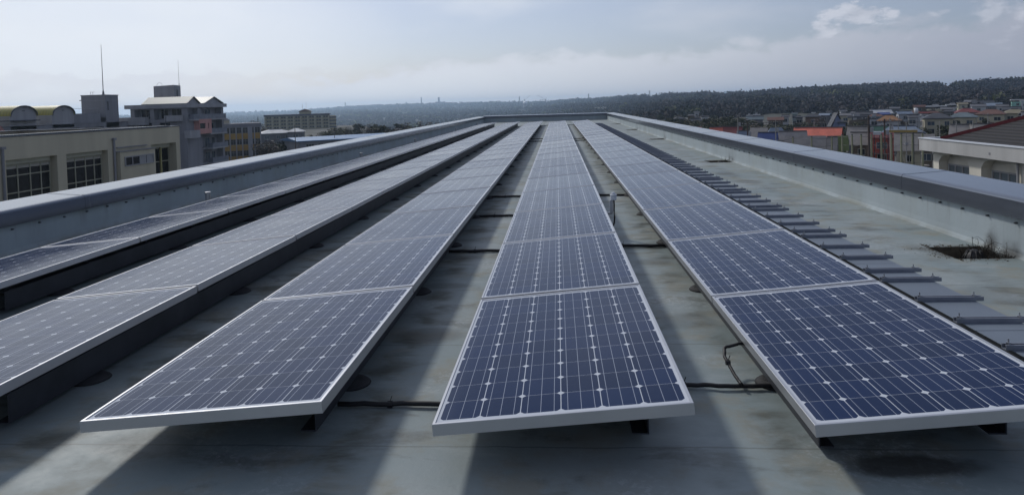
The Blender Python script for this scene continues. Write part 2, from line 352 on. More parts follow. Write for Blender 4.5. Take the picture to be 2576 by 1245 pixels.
def parapet(name, label, axis, pos, a0, a1, side, dz=0.0):
    """low wall with a folded metal coping. axis 'y': runs along Y at x=pos, side = +1 when the outside is towards +"""
    par = thing(name, ((pos, (a0 + a1) / 2, 0) if axis == 'y' else ((a0 + a1) / 2, pos, 0)), label, 'parapet', 'parapets round the roof')
    L = Vector(par.location)
    def sweep(prof, nm, mt, b0, b1, smooth=False):
        mb = MB()
        f = (lambda b: (lambda p: (pos + side * p[0] - L.x, b - L.y, p[1]))) if axis == 'y' else (lambda b: (lambda p: (b - L.x, pos + side * p[0] - L.y, p[1])))
        mb.extrude([(p[0], p[1] + (dz if p[1] > .3 else 0)) for p in prof], f(b0), f(b1)); return fix_normals(mb.build(nm, mt, par))
    # wall with a small fillet at its foot, outer face down to the street
    sweep([(-0.035, 0.002), (-0.022, 0.012), (-0.004, 0.045), (0.0, 0.10), (0.0, 0.43), (0.46, 0.43), (0.46, GZ - 0.3), (-0.035, GZ - 0.3)], 'wall', M_PWALL, a0, a1)
    sweep([(-0.045, 0.362), (-0.055, 0.366), (-0.055, 0.520), (-0.050, 0.534), (-0.038, 0.545), (-0.010, 0.552), (0.0, 0.548), (0.46, 0.578), (0.49, 0.574), (0.50, 0.565), (0.50, 0.36), (0.485, 0.36), (0.485, 0.440), (-0.035, 0.440), (-0.035, 0.362)], 'coping', M_COPE, a0, a1)
    # thin lap plates where two lengths of coping meet
    lm = MB(); k = a0 + 1.3
    while k < a1:
        pr = [(-0.057, 0.372), (-0.057, 0.521), (-0.0515, 0.5365), (-0.039, 0.5475), (-0.010, 0.5545), (0.0, 0.5505), (0.46, 0.5805), (0.46, 0.577), (0, 0.547), (-0.04, 0.543), (-0.054, 0.52), (-0.054, 0.372)]
        f = (lambda b: (lambda p: (pos + side * p[0] - L.x, b - L.y, p[1]))) if axis == 'y' else (lambda b: (lambda p: (b - L.x, pos + side * p[0] - L.y, p[1])))
        lm.extrude([(p[0], p[1] + dz) for p in pr], f(k), f(k + 0.06)); k += 3.64
    fix_normals(lm.build('coping_joint', M_COPE, par))
    return par
pr_l = parapet('parapet_wall', 'left parapet wall in pale mint coating, shaded, under bright coping', 'y', XL, Y0, Y1, -1, -0.045)
pr_r = parapet('parapet_wall', 'right parapet wall in pale mint coating above the drain pits', 'y', XR, Y0, Y1, +1)
pr_f = parapet('parapet_wall', 'short far parapet wall closing the end of the roof', 'x', Y1, XL - 0.0, XR + 0.0, +1)
# corner blocks so that the far coping reaches round the corners
# small dark fixing clips under each coping edge
cm = MB(); cm.tube([(0, 0, 0), (0, 0, 0.020)], 0.010, 8); cm.tube([(0, 0, 0.02), (0, 0, 0.030)], 0.006, 6)
clip_me = cm.build('fixing_clip', mat('weathered clip steel', (.10, .105, .11), .6, .4, .2, 9)); cme = clip_me.data; bpy.data.objects.remove(clip_me)
def clips(par, x, sgn, n, dz=0.0):
    y = 2.3
    for k in range(n):
        o = link('fixing_clip', cme, par, Vector((x, y, 0.318 + dz + random.uniform(-.006, .006))) - Vector(par.location))
        o.rotation_euler = (0, sgn * math.pi / 2, 0); y += 0.40 if k < 60 else 0.9
clips(pr_r, XR, -1, 94); clips(pr_l, XL, 1, 94, -0.04)

def weather(m):
    t = NT(m.node_tree); p = t.n['Principled BSDF']; src = p.inputs['Base Color'].links[0].from_socket
    ge = t.node('ShaderNodeNewGeometry'); mp = t.node('ShaderNodeMapping'); mp.inputs['Scale'].default_value = (3, 3, .22); t.l.new(ge.outputs['Position'], mp.inputs[0])
    r1 = t.noise(mp.outputs[0], 2.2, 5.0, .65); s_ = t.node('ShaderNodeSeparateXYZ'); t.l.new(ge.outputs['Position'], s_.inputs[0])
    c = t.mix(t.m('MULTIPLY', t.m('MULTIPLY', t.ss(r1, .52, .72), t.ss(s_.outputs[2], .02, .34)), .5), src, (.16, .175, .16))
    r2 = t.noise(ge.outputs['Position'], 1.3, 6.0, .65)
    c = t.mix(t.m('MULTIPLY', t.ss(r2, .5, .7), .35), c, (.255, .28, .25))
    c = t.mix(t.m('MULTIPLY', t.ss(s_.outputs[2], .07, .0), t.m('MULTIPLY', t.ss(r2, .35, .6), .55)), c, (.15, .15, .11))
    t.l.new(c, p.inputs['Base Color'])
weather(M_PWALL)
def soot_wall():
    m = M_PWALL.copy(); m.name = 'mint coated parapet with soot stains'; t = NT(m.node_tree); p = t.n['Principled BSDF']; src = p.inputs['Base Color'].links[0].from_socket
    ge = t.node('ShaderNodeNewGeometry'); s_ = t.node('ShaderNodeSeparateXYZ'); t.l.new(ge.outputs['Position'], s_.inputs[0]); n_ = t.noise(ge.outputs['Position'], 9.0, 5.0, .6); c = src
    for py, k in zip(pits, (1.0, .55, .5, .5, .4)):
        for dy, ay, az_ in ((.13, .13, .24), (-.17, .22, .15)):
            uy = t.m('DIVIDE', t.m('SUBTRACT', s_.outputs[1], py + dy), ay); uz = t.m('DIVIDE', s_.outputs[2], az_)
            r = t.m('ADD', t.m('SQRT', t.m('ADD', t.m('MULTIPLY', uy, uy), t.m('MULTIPLY', uz, uz))), t.m('MULTIPLY', t.m('SUBTRACT', n_, .5), .9))
            c = t.mix(t.m('MULTIPLY', t.ss(r, 1.1, .1), .85 * k), c, (.030, .028, .025))
    t.l.new(c, p.inputs['Base Color']); return m
for ch in pr_r.children:
    if ch.name.startswith('wall'): ch.data.materials[0] = soot_wall()
# drain pits
def drain_pit(i, py):
    ww = 'nearest and largest-looking drain pit with charred weeds, at the foot of the right parapet' if i == 0 else f'recessed drain pit with dark dry weeds, {ordinal(i + 1)} from the near end along the right parapet'
    t_ = thing('drain_pit', (PX0, py, 0), ww, 'drain', 'drain pits along the right parapet')
    b = MB(); x1 = XR + 0.02 - PX0; h = PHALF
    b.add([(0, -h, 0), (x1, -h, 0), (x1, h, 0), (0, h, 0), (0.03, -h + .03, -PD), (x1, -h + .03, -PD), (x1, h - .03, -PD), (0.03, h - .03, -PD)],
          [(4, 5, 6, 7), (0, 1, 5, 4), (2, 3, 7, 6), (3, 0, 4, 7)])
    b.build('pit_lining', M_SOIL, t_)
    g = MB(); g.lathe([(0.085, -PD), (0.085, -PD + 0.05), (0.075, -PD + 0.09), (0.05, -PD + 0.125), (0.015, -PD + 0.14)], 0.30, 0.0, 18)
    for k in range(10):
        a = k * math.pi / 5; g.tube([(0.30 + .092 * math.cos(a), .092 * math.sin(a), -PD), (0.30 + .09 * math.cos(a), .09 * math.sin(a), -PD + .06), (0.30 + .05 * math.cos(a), .05 * math.sin(a), -PD + .135)], 0.006, 5)
    g.build('drain_strainer', M_BLACK, t_, True)
    rn = random.Random(i); wd = MB()
    for k in range(260 if i == 0 else 110):
        side = rn.random() < 0.6
        bx = x1 - 0.04 - abs(rn.gauss(0, 0.10)); by = (rn.gauss(0.08, 0.06) if side else rn.gauss(-0.15, 0.09))
        bx = max(.06, bx); by = max(-h + .03, min(h - .03, by)); H_ = abs(rn.gauss(0.0, 0.032)) + 0.01
        long_ = rn.random() < 0.02
        if long_: H_ = rn.uniform(.07, .13)
        a = rn.uniform(0, 6.28); R_ = rn.uniform(.02, .09) * (1.6 if long_ else 1); P = []
        for q in range(5):
            f = q / 4; P.append(Vector((min(x1 - .03, bx + R_ * f * math.cos(a + f * 1.8)), max(-h + .02, min(h - .02, by + R_ * f * math.sin(a + f * 1.8) * 1.3)), -PD + (PD + H_) * math.sin(f * (1.5 if not long_ else 2.0)) * (1 if long_ else rn.uniform(.7, 1)))))
        wd.tube(P, 0.003, 4, False, 0.001)
    for k in range(14):
        wd.lathe([(.004, -PD + .001), (rn.uniform(.02, .05), -PD + .02), (rn.uniform(.02, .04), -PD + rn.uniform(.03, .08)), (.006, -PD + rn.uniform(.09, .11))], x1 - rn.uniform(.06, .16), rn.choice([rn.gauss(.09, .05), rn.gauss(-.15, .04)]), 7)
    tag(wd.build('dry_weeds', M_DARKREC, t_), kind='stuff')
    ss_ = MB()
    for k in range(40):
        a = rn.uniform(-.4, .4); px_, py_ = rn.uniform(.06, x1 - .1), rn.uniform(-h + .04, h - .04)
        ss_.obox((px_, py_, -PD + .006 + rn.random() * .01), (px_ + .09 * math.cos(a), min(h - .03, max(-h + .03, py_ + .09 * math.sin(a))), -PD + .008 + rn.random() * .015), .006, .003)
    tag(ss_.build('straw_litter', M_STRAW, t_), kind='stuff')
def spill(i, py):
    """crumbs of silt and twigs washed over the rim"""
    rn = random.Random(50 + i); b = MB()
    for k in range(240 if i == 0 else 90):
        a = rn.uniform(math.pi * .45, math.pi * 1.55); q = abs(rn.gauss(0, .10)); x = 0.02 + q * math.cos(a) * 1.2 if rn.random() < .6 else rn.uniform(0, .45); y = rn.uniform(-PHALF, PHALF) if x < 0.0 else (rn.choice((-1, 1)) * (PHALF + abs(rn.gauss(0, .06))))
        if x > .44: continue
        r_ = rn.uniform(.003, .011); n_ = rn.choice((3, 4, 5)); t0 = rn.uniform(0, 6)
        b.add([(x + r_ * math.cos(t0 + 6.283 * j / n_) * rn.uniform(.6, 1.4), y + r_ * math.sin(t0 + 6.283 * j / n_) * rn.uniform(.6, 1.4), .001) for j in range(n_)] + [(x, y, r_ * .7)], [(j, (j + 1) % n_, n_) for j in range(n_)])
    return b
for i, py in enumerate(pits):
    drain_pit(i, py)
    pit_ = max((o for o in bpy.data.objects if o.name.startswith('drain_pit') and abs(o.location.y - py) < .01), key=lambda o: o.location.y)
    tag(spill(i, py).build('soil_crumbs', M_SOIL, pit_), kind='stuff')

# ------------------------------------------------------------------ solar rows
TILT = math.radians(4.93); PWD, PLN, PITCH = 1.06, 1.7645, 1.7865; NP = 24; ZL = 0.214
rows_x = [-5.210, -3.615, -2.064, -0.546, 0.980]
rows_y = [2.778, 2.747, 2.684, 2.671, 2.683]
row_words = ['the row beside the left parapet', 'the second row from left', 'the middle row of five',
             'the row left of the sensor post', 'the row beside the grey cable duct']
# shared meshes, local origin at panel centre, top of frame at z=0
fm = MB(); hw, hl, FH, LIP = PWD / 2, PLN / 2, 0.049, 0.012
def ring(z, inset): return [(-hw + inset, -hl + inset, z), (hw - inset, -hl + inset, z), (hw - inset, hl - inset, z), (-hw + inset, hl - inset, z)]
lv = [ring(-FH, 0.0), ring(-0.0015, 0.0), ring(0, 0.0015), ring(0, LIP), ring(-0.005, LIP)]
V_ = [p for r_ in lv for p in r_]; F_ = []
for a in range(4):
    for j in range(4): F_.append((a * 4 + j, a * 4 + (j + 1) % 4, a * 4 + 4 + (j + 1) % 4, a * 4 + 4 + j))
fm.add(V_, F_)
fo = fm.build('frame', M_ALU); FRAME_ME = fo.data; bpy.data.objects.remove(fo)
gm = MB(); gi = LIP - 0.0005
gm.add([(-hw + gi, -hl + gi, -0.0045), (hw - gi, -hl + gi, -0.0045), (hw - gi, hl - gi, -0.0045), (-hw + gi, hl - gi, -0.0045)], [(0, 1, 2, 3)])
go = gm.build('cell_sheet', M_CELL); CELL_ME = go.data; bpy.data.objects.remove(go)
bm_ = MB(); bm_.add([(-hw + .002, -hl + .002, -0.03), (hw - .002, -hl + .002, -0.03), (hw - .002, hl - .002, -0.03), (-hw + .002, hl - .002, -0.03)], [(3, 2, 1, 0)]); bm_.box(-0.08, 0.08, hl - .32, hl - .18, -0.052, -0.0305)
bo = bm_.build('back_sheet', mat('grey backsheet', (0.35, 0.36, 0.38), 0.7)); BACK_ME = bo.data; bpy.data.objects.remove(bo)
rp = random.Random(3)
SKIP = {0: 1}                                 # the first panel of this row lies outside the picture
for r in range(5):
    n = 0
    for j in range(NP):
        if j < SKIP.get(r, 0): continue
        n += 1
        cx = rows_x[r] + hw * math.cos(TILT); cz = ZL + hw * math.sin(TILT); cy = rows_y[r] + PITCH * j + PLN / 2
        where = 'nearest' if n == 1 else ('farthest' if j == NP - 1 else ordinal(n) + ' from near end')
        o = thing('solar_panel', (cx, cy, cz), f'blue-black solar panel, {where} in {row_words[r]}', 'solar panel', 'solar panels in five rows')
        o.rotation_euler = (rp.gauss(0, 0.0016), -TILT + rp.gauss(0, 0.0014), 0)
        link('frame', FRAME_ME, o); link('cell_sheet', CELL_ME, o); link('back_sheet', BACK_ME, o)

# mounting frames: two channel beams, brackets and padded pedestals under each row
def c_channel(mb, x, y0, y1, z0, z1, wdt, face):
    """C section, web on the side `face`"""
    t_ = 0.006; xf = x if face < 0 else x + wdt
    mb.box(xf - (t_ if face > 0 else 0), xf + (0 if face > 0 else t_), y0, y1, z0, z1)
    if face > 0: mb.box(x, xf - t_, y0, y1, z1 - t_, z1); mb.box(x, xf - t_, y0, y1, z0, z0 + t_)
    else: mb.box(xf + t_, x + wdt, y0, y1, z1 - t_, z1); mb.box(xf + t_, x + wdt, y0, y1, z0, z0 + t_)
pm = MB(); pm.lathe([(0.052, 0.012), (0.050, 0.02), (0.046, 0.0295)], 0, 0, 16); po = pm.build('pedestal', M_BITUM); PED_ME = po.data; bpy.data.objects.remove(po)
dm = MB(); dm.lathe([(0.105, 0.001), (0.098, 0.010), (0.080, 0.022), (0.053, 0.029)], 0, 0, 20); do_ = dm.build('foot_pad', M_BITUM, smooth=True); PAD_ME = do_.data; bpy.data.objects.remove(do_)
# bracket: little upright angle with a bolt, from beam top to panel frame
def bracket_mesh(h):
    b = MB(); b.box(-0.02, 0.02, -0.025, 0.025, 0, 0.006); b.box(-0.02, -0.015, -0.025, 0.025, 0.006, h); b.box(-0.015, 0.02, -0.025, 0.025, h - 0.006, h); b.tube([(-0.02, 0, h * .5), (-0.034, 0, h * .5)], .007, 6)
    o = b.build('bracket', M_GALV); me = o.data; bpy.data.objects.remove(o); return me
BR_HI, BR_LO, BR_SH = bracket_mesh(0.062), bracket_mesh(0.075), bracket_mesh(0.026)
for r in range(5):
    yb0, yb1 = rows_y[r] + 0.10 + PITCH * SKIP.get(r, 0), rows_y[r] + PITCH * NP - 0.10
    root = thing('mounting_frame', (rows_x[r] + 0.5, yb0, 0), 'dark steel frame on round feet under ' + row_words[r], 'frame', 'steel frames under the panel rows')
    L = Vector(root.location)
    xh = rows_x[r] + 0.84; xl = rows_x[r] + 0.08; yl0 = 0.08 if r == 4 else 0.50
    zh = ZL + (xh + .03 - rows_x[r]) * math.tan(TILT) - FH - 0.064; zl = ZL + (xl + .03 - rows_x[r]) * math.tan(TILT) - FH - (0.077 if r == 4 else 0.028)
    m1 = MB(); c_channel(m1, xh - L.x, 0.20, yb1 - yb0, 0.030, zh, 0.075, +1); m1.build('beam', M_GALV, root)
    m2 = MB(); c_channel(m2, xl - L.x, yl0, yb1 - yb0, 0.030 if r == 4 else 0.012, zl, 0.065, -1); m2.build('beam', M_GALV, root)  # low-side web deepened to block light under the panels, except in the last row
    for j in range(24):
        y_ = 0.80 + PITCH * j
        if y_ > yb1 - yb0: break
        for xx in (xh + 0.035, xl + 0.03) if r == 4 else (xh + 0.035,):
            link('pedestal', PED_ME, root, (xx - L.x, y_, 0)); link('foot_pad', PAD_ME, root, (xx - L.x + 0.02, y_, 0))
    for j in range(NP * 2):
        if j > 23 and j % 2: continue
        y_ = 0.28 + PITCH / 2 * j
        link('bracket', BR_HI, root, (xh + .045 - L.x, y_, zh)); link('bracket', BR_LO if r == 4 else BR_SH, root, (xl + .025 - L.x, y_, zl))
    # cross rails joining the two beams
    for j in range(12):
        c = MB(); y_ = 1.9 + PITCH * 2 * j; c.box(xl + .066 - L.x, xh - .001 - L.x, y_, y_ + .05, .05, .09); c.build('cross_rail', M_GALV, root)

# low cable duct beside the last row
dr = thing('cable_duct', (2.4, 3.0, 0), 'long flat grey cable duct with bolted cross bars beside the right panel row', 'cable duct')
ZB = 0.098
b = MB(); b.box(0.05, 0.055, -0.6, 41.0, 0.012, ZB - .003); b.box(0.360, 0.365, -0.6, 41.0, 0.012, ZB - .003); b.box(0.056, 0.359, -0.6, 41.0, 0.012, 0.016); b.build('tray', M_GALV, dr)
bars = []; yb = 5.48 - 1.66 * 2
while yb < 44:
    for d_ in (0, .45, .90, 1.38):
        if 2.6 < yb + d_ < 43.9: bars.append(yb + d_ + random.uniform(-.02, .02))
    yb += 1.645
bars = bars[:100]
yb = 2.45
while yb < 43.8:
    b = MB(); b.box(0.028, 0.372, yb - 3.0, yb + 1.638 - 3.0, ZB - .002, ZB + .0015); b.build('cover_sheet', M_DUCT, dr); yb += 1.645
bb = MB(); bb.box(-0.005, 0.425, -0.020, 0.020, ZB + .002, ZB + 0.007); bb.box(-0.005, 0.425, -0.020, -0.016, ZB + .007, ZB + .030); bb.box(-0.005, 0.425, 0.016, 0.020, ZB + .007, ZB + .030)
bb.box(-0.005, 0.425, -0.016, -0.010, ZB + .026, ZB + .030); bb.box(-0.005, 0.425, 0.010, 0.016, ZB + .026, ZB + .030)
bo = bb.build('cross_bar', M_BAR); BAR_ME = bo.data; bpy.data.objects.remove(bo)
bt = MB(); bt.tube([(0, 0, ZB + .031), (0, 0, ZB + .060)], .0045, 6); bt.lathe([(.013, ZB + .0305), (.013, ZB + .041)], 0, 0, 6)
bo = bt.build('bolt', M_STEEL); BOLT_ME = bo.data; bpy.data.objects.remove(bo)
for y_ in bars:
    o = link('cross_bar', BAR_ME, dr, (0, y_ - 3.0, 0))
    if y_ < 22:
        for x_ in (0.02, 0.372): link('bolt', BOLT_ME, o, (x_, 0, 0))

# black cables crossing the gaps between rows
def cable(label, pts, rad=0.014):
    rn = random.Random(len(label)); P = []
    for k in range(len(pts) - 1):
        a, b_ = Vector(pts[k]), Vector(pts[k + 1])
        for q in range(6):
            f = q / 6; p = a.lerp(b_, f); P.append(p + Vector((0, rn.uniform(-.006, .006), rn.uniform(0, .004))))
    P.append(Vector(pts[-1])); m_ = MB(); o3 = P[0]; m_.tube([p - o3 for p in P], rad, 8)
    # tape ties
    o = m_.build('power_cable', M_BLACK, smooth=True); o.location = o3; tag(o, label, 'cable', 'black cables between the rows')
    tm = MB(); q = P[len(P) // 3] - o3; tm.tube([q + Vector((-.012, 0, 0)), q + Vector((.012, 0, 0))], rad + .005, 8); tm.obox(q + Vector((0, 0, rad)), q + Vector((.012, 0, rad + .03)), .006, .003)
    tm.build('cable_tie', M_BLACK, o); return o
gapL = (-1.15, -0.35); gapR = (0.40, 1.10)
for nm, yv, (xa, xb) in (('nearest black cable on the floor right of the middle row', 3.29, gapL), ('black cable second from the near end in the gap right of the middle row', 6.80, gapL),
                         ('black cable third from the near end in the gap right of the middle row', 8.95, gapL), ('black cable fourth from the near end in the gap right of the middle row', 10.81, gapL),
                         ('black cable fifth from the near end in the gap right of the middle row', 26.4, gapL), ('black cable sixth from the near end in the gap right of the middle row', 28.2, gapL), ('farthest black cable in the gap right of the middle row', 44.9, gapL),
                         ('black cable running straight across the gap far behind the bent cable', 6.94, gapR), ('black cable passing behind the white sensor post', 10.75, gapR),
                         ('nearer cable of the far pair in the gap left of the duct-side row', 26.3, gapR), ('farther cable of the far pair in the gap left of the duct-side row', 27.7, gapR), ('farthest black cable in the gap left of the duct-side row', 44.7, gapR)):
    cable(nm, [(xa, yv, .016), ((xa + xb) / 2, yv + .01, .017), (xb, yv - .01, .016)], 0.013 if yv < 5 else 0.016)
cable('nearest cable right of the sensor post row, under the bent loop', [(0.35, 3.50, .016), (0.62, 3.52, .017), (0.83, 3.50, .02), (1.10, 3.50, .02)], 0.012)
o_ = cable('thin bent black cable looping up into the duct-side row', [(0.91, 3.49, .03), (0.895, 3.56, .05), (0.875, 3.70, .10), (0.89, 3.75, .13), (0.96, 3.77, .14), (1.03, 3.79, .14)], 0.009)

# sunshine sensor on a post
sp = thing('sensor_post', (0.578, 7.5, 0), 'white domed sunshine sensor on a short steel bracket post with its black cable', 'sensor')
b = MB(); b.box(-0.075, 0.0, -0.018, 0.018, .255, .277); b.build('arm', M_STEEL, sp)
b = MB(); b.box(-0.026, 0.010, -0.014, 0.014, .278, .410); b.box(-0.026, 0.045, -0.016, 0.016, .4105, .415); b.build('upright', M_STEEL, sp)
b = MB(); b.lathe([(.032, .4155), (.034, .422), (.034, .466), (.039, .469), (.039, .475), (.028, .478)], 0.018, 0, 24); h = b.build('sensor_head', M_WHITEP, sp, False)
b = MB(); b.lathe([(.0245 * math.cos(a), 0.4785 + .0245 * math.sin(a)) for a in [k * math.pi / 16 for k in range(8)]], 0.018, 0, 20); b.build('dome', mat('glass dome', (.55, .58, .62), .05, 0, .02), h, True)
b = MB(); b.tube([(0.020, -.02, .413), (0.022, -.024, .365), (0.020, -.026, .30), (0.024, -.028, .23), (0.018, -.02, .16), (0.0, 0, .10), (-.04, .02, .06)], .009, 8); b.build('cable', M_BLACK, sp, True)

# steel vent stubs along the left wall
for i, (px, py, X) in enumerate(((523, 491, -5.62), (909, 389.5, -5.62), (1045, 351.5, -5.7), (1147, 325, -5.7), (1201, 312, -5.75))):
    p = atx(px, py, X); t_ = thing('vent_stub', (p.x, p.y, 0), f'short round steel vent stub behind the leftmost row, {ordinal(i + 1)} from the near end', 'vent', 'steel vent stubs by the left parapet')
    zt = max(0.25, p.z); b = MB(); b.lathe([(.042, .002), (.042, zt - .03), (.047, zt - .03), (.047, zt - .002), (.043, zt)], 0, 0, 18); b.build('pipe', M_STEEL, t_)
    b = MB(); b.lathe([(.10, .001), (.09, .012), (.045, .03)], 0, 0, 18); b.build('collar', M_PWALL, t_)

# ------------------------------------------------------------------ terrain
RIDGE = [(-2200, 292), (-600, 300), (0, 299), (566, 291.7), (664, 288), (712, 285.6), (769, 279), (869, 271.5), (947, 267.5), (1054, 264), (1164, 262), (1229, 259.5), (1374, 259),
         (1409, 254.5), (1443, 251.5), (1495, 250.5), (1575, 243.5), (1642, 240), (1709, 237), (1774, 233.5), (1824, 236.5), (1927, 229), (2073, 220.5), (2201, 214.5), (2329, 212), (2475, 205), (2576, 200), (2800, 190), (3600, 200), (5200, 215)]
RA, RE, RC = [], [], []
for px, py in RIDGE:
    a = math.atan((px - PW / 2) / FPX) - 0.0681
    RA.append(a); RE.append((hor(px) - py) * math.cos(a + 0.0681) / FPX)
def crest_r(a): return float(np.interp(a, [-0.8, -0.35, -0.1, 0.05, 0.12, 0.25, 0.5, 0.9], [6600, 6200, 5200, 3400, 2200, 1500, 1300, 1300]))
def base_r(a): return float(np.interp(a, [-0.8, -0.2, 0.05, 0.2, 0.6, 0.9], [2300, 2000, 1100, 560, 430, 430]))
def valley(r, a):
    """river valley between the school's plateau and the left hills"""
    k = float(np.interp(a, [-0.04, 0.16], [1, 0])); q = min(1.0, max(0.0, (r - float(np.interp(a, [-0.30, -0.24], [600, 400]))) / 380.0)); return -32.0 * k * q * q * (3 - 2 * q)
def ground_z(x, y, extra=0.0):
    r = math.hypot(x, y); a = math.atan2(x, y)
    if y < 0 or r < 250 or abs(a) > 1.25: return GZ
    rc, rb = crest_r(a), base_r(a)
    zc = CAM.z + float(np.interp(a, RA, RE)) * rc - 4.5
    f = (r - rb) / (rc - rb)
    v = valley(r, a)
    if f <= 0: return GZ + v
    f2 = min(f, 1.0); s_ = f2 ** 0.85 if f2 < 1 else 1.0
    g0 = GZ + v
    z = g0 + (zc - g0) * (s_ * (1 - 0.25 * math.sin(math.pi * f2)))
    z += min(7, r / 300) * math.sin(r / (r / 14 + 60) * 1.7 + a * 19) * math.sin(a * 31 + 1.3 + r / 900) * min(1, 3 * f2) * (1 - f2 ** 3)
    if f > 1: z = max(GZ, zc - (f - 1) * 40)
    return z * (1 if abs(a) < 1.1 else 1)
NA, NR = 320, 110
az_l = np.concatenate([np.linspace(-1.1, 1.1, NA), np.linspace(1.14, 2 * math.pi - 1.14, 80)]); rr_l = np.concatenate([[0.0], np.geomspace(40, 7300, NR - 1)])
gv, gf = [], []
for i, a in enumerate(az_l):
    for r in rr_l:
        x, y = r * math.sin(a), r * math.cos(a); gv.append((x, y, ground_z(x, y) if abs(a) < 1.12 else GZ))
nA, nR = len(az_l), len(rr_l)
for i in range(nA):
    i2 = (i + 1) % nA
    for j in range(nR - 1): gf.append((i * nR + j, i2 * nR + j, i2 * nR + j + 1, i * nR + j + 1))
gm_ = MB(); gm_.v = gv; gm_.f = gf; gm_.mi = [0] * len(gf)
def ground_material():
    m = bpy.data.materials.new('town ground'); m.use_nodes = True; t = NT(m.node_tree); p = t.n['Principled BSDF']; tcn = t.node('ShaderNodeTexCoord'); V = tcn.outputs['Object']
    a = t.noise(V, 0.02, 6.0, 0.6); b = t.noise(V, 0.11, 5.0, 0.6)
    c = t.mix(t.ss(a, 0.42, 0.58), (0.045, 0.046, 0.030), (0.090, 0.084, 0.072)); c = t.mix(t.ss(b, 0.55, 0.68), c, (0.030, 0.036, 0.020))
    t.l.new(c, p.inputs['Base Color']); p.inputs['Roughness'].default_value = 0.95; return m
tag(fix_normals(gm_.build('ground', ground_material(), smooth=True)), kind='structure')

# woods on the hills: one mass of crowns
def forest():
    rn = np.random.RandomState(11); C_, S_, T_ = [], [], []
    def patch(a, r): return math.sin(a * 31 + 2) * math.sin(r / 130 + a * 17) + 0.6 * math.sin(a * 67 + r / 70) + 0.4 * math.sin(a * 140 - r / 45)
    n = 0
    while n < 34000:
        a = rn.uniform(-0.62, 0.66); rc, rb = crest_r(a), base_r(a)
        r0 = float(np.interp(a, [-0.06, 0.10, 0.20, 0.30], [1300, 560, 430, rb * 1.06]))
        r = r0 * (rc * 1.02 / r0) ** rn.uniform(0, 1)
        if rn.rand() < 0.16: r = rc * rn.uniform(0.95, 1.02)
        x, y = r * math.sin(a), r * math.cos(a)
        k = patch(a, r)
        if a > 0.12 and r < 540 and k > 0.1: continue
        if math.sin(a * 53 + r / 210) * math.sin(a * 19 - r / 330 + 2) > 0.88: continue
        sz = rn.choice([2.0, 2.6, 3.2, 4.4]) * rn.uniform(.85, 1.15) * (0.8 + r / 2300); z = ground_z(x, y)
        C_.append((x, y, z + sz * 0.45)); S_.append((sz, sz, sz * rn.uniform(0.8, 1.25)))
        q = rn.rand()
        if k > 0.95 and q < 0.75: T_.append(rn.choice([3, 3, 4]))
        elif k > 0.3: T_.append(1 if q < .55 else (2 if q < .8 else 0))
        else: T_.append(0 if q < .72 else (1 if q < .86 else (2 if q < .975 else 5)))
        n += 1
    C_, S_ = np.array(C_), np.array(S_); N = len(C_); Q = 24
    d = rn.normal(size=(N, Q, 3)); d /= np.linalg.norm(d, axis=2, keepdims=True)
    ctr = C_[:, None, :] + d * S_[:, None, :] * rn.uniform(0.25, 1.0, (N, Q, 1))
    e1 = rn.normal(size=(N, Q, 3)); e1 /= np.linalg.norm(e1, axis=2, keepdims=True)
    e2 = np.cross(e1, d + 0.5 * rn.normal(size=(N, Q, 3))); e2 /= np.linalg.norm(e2, axis=2, keepdims=True)
    sz_ = S_[:, None, :1] * rn.uniform(0.20, 0.44, (N, Q, 1))
    V = np.stack([ctr - e1 * sz_, ctr + e2 * sz_ * .7, ctr + e1 * sz_, ctr - e2 * sz_ * .7], 2)
    nv = Q * 4; NF = N * Q
    me = bpy.data.meshes.new('forest'); me.vertices.add(N * nv); me.vertices.foreach_set('co', V.reshape(-1).astype(np.float32))
    me.loops.add(NF * 4); me.loops.foreach_set('vertex_index', np.arange(NF * 4, dtype=np.int32))
    me.polygons.add(NF); me.polygons.foreach_set('loop_start', np.arange(0, NF * 4, 4, dtype=np.int32))
    me.update(calc_edges=True)
    pal = np.array([(0.026, 0.021, 0.021), (0.012, 0.014, 0.011), (0.021, 0.021, 0.013), (0.060, 0.066, 0.018), (0.042, 0.048, 0.017), (0.052, 0.040, 0.034)])
    base = pal[np.array(T_)] * rn.uniform(0.75, 1.3, (N, 1))
    base *= np.interp(np.arctan2(C_[:, 0], C_[:, 1]), [-0.25, 0.12], [2.3, 1.0])[:, None]      # crown colours lightened towards the left to add to the haze there
    tn_ = np.sin(np.arctan2(C_[:, 0], C_[:, 1]) * 41 + np.hypot(C_[:, 0], C_[:, 1]) / 150) + .7 * np.sin(np.arctan2(C_[:, 0], C_[:, 1]) * 97 - np.hypot(C_[:, 0], C_[:, 1]) / 95)
    base *= (1.05 + 0.38 * tn_)[:, None]
    colr = np.repeat(base, nv, 0) * np.repeat(rn.uniform(0.65, 1.35, (NF, 1)), 4, 0); colr = np.concatenate([colr, np.ones((N * nv, 1))], 1)
    ca_ = me.color_attributes.new('species_haze', 'FLOAT_COLOR', 'POINT'); ca_.data.foreach_set('color', colr.reshape(-1).astype(np.float32))
    m = bpy.data.materials.new('winter woodland'); m.use_nodes = True; t = NT(m.node_tree); p = t.n['Principled BSDF']
    at = t.node('ShaderNodeAttribute', attribute_name='species_haze'); t.l.new(at.outputs['Color'], p.inputs['Base Color']); p.inputs['Roughness'].default_value = 0.9
    me.materials.append(m); tag(link('forest', me), 'brown grey winter woods with dark and yellow green patches on the hills', 'forest', kind='stuff')
forest()
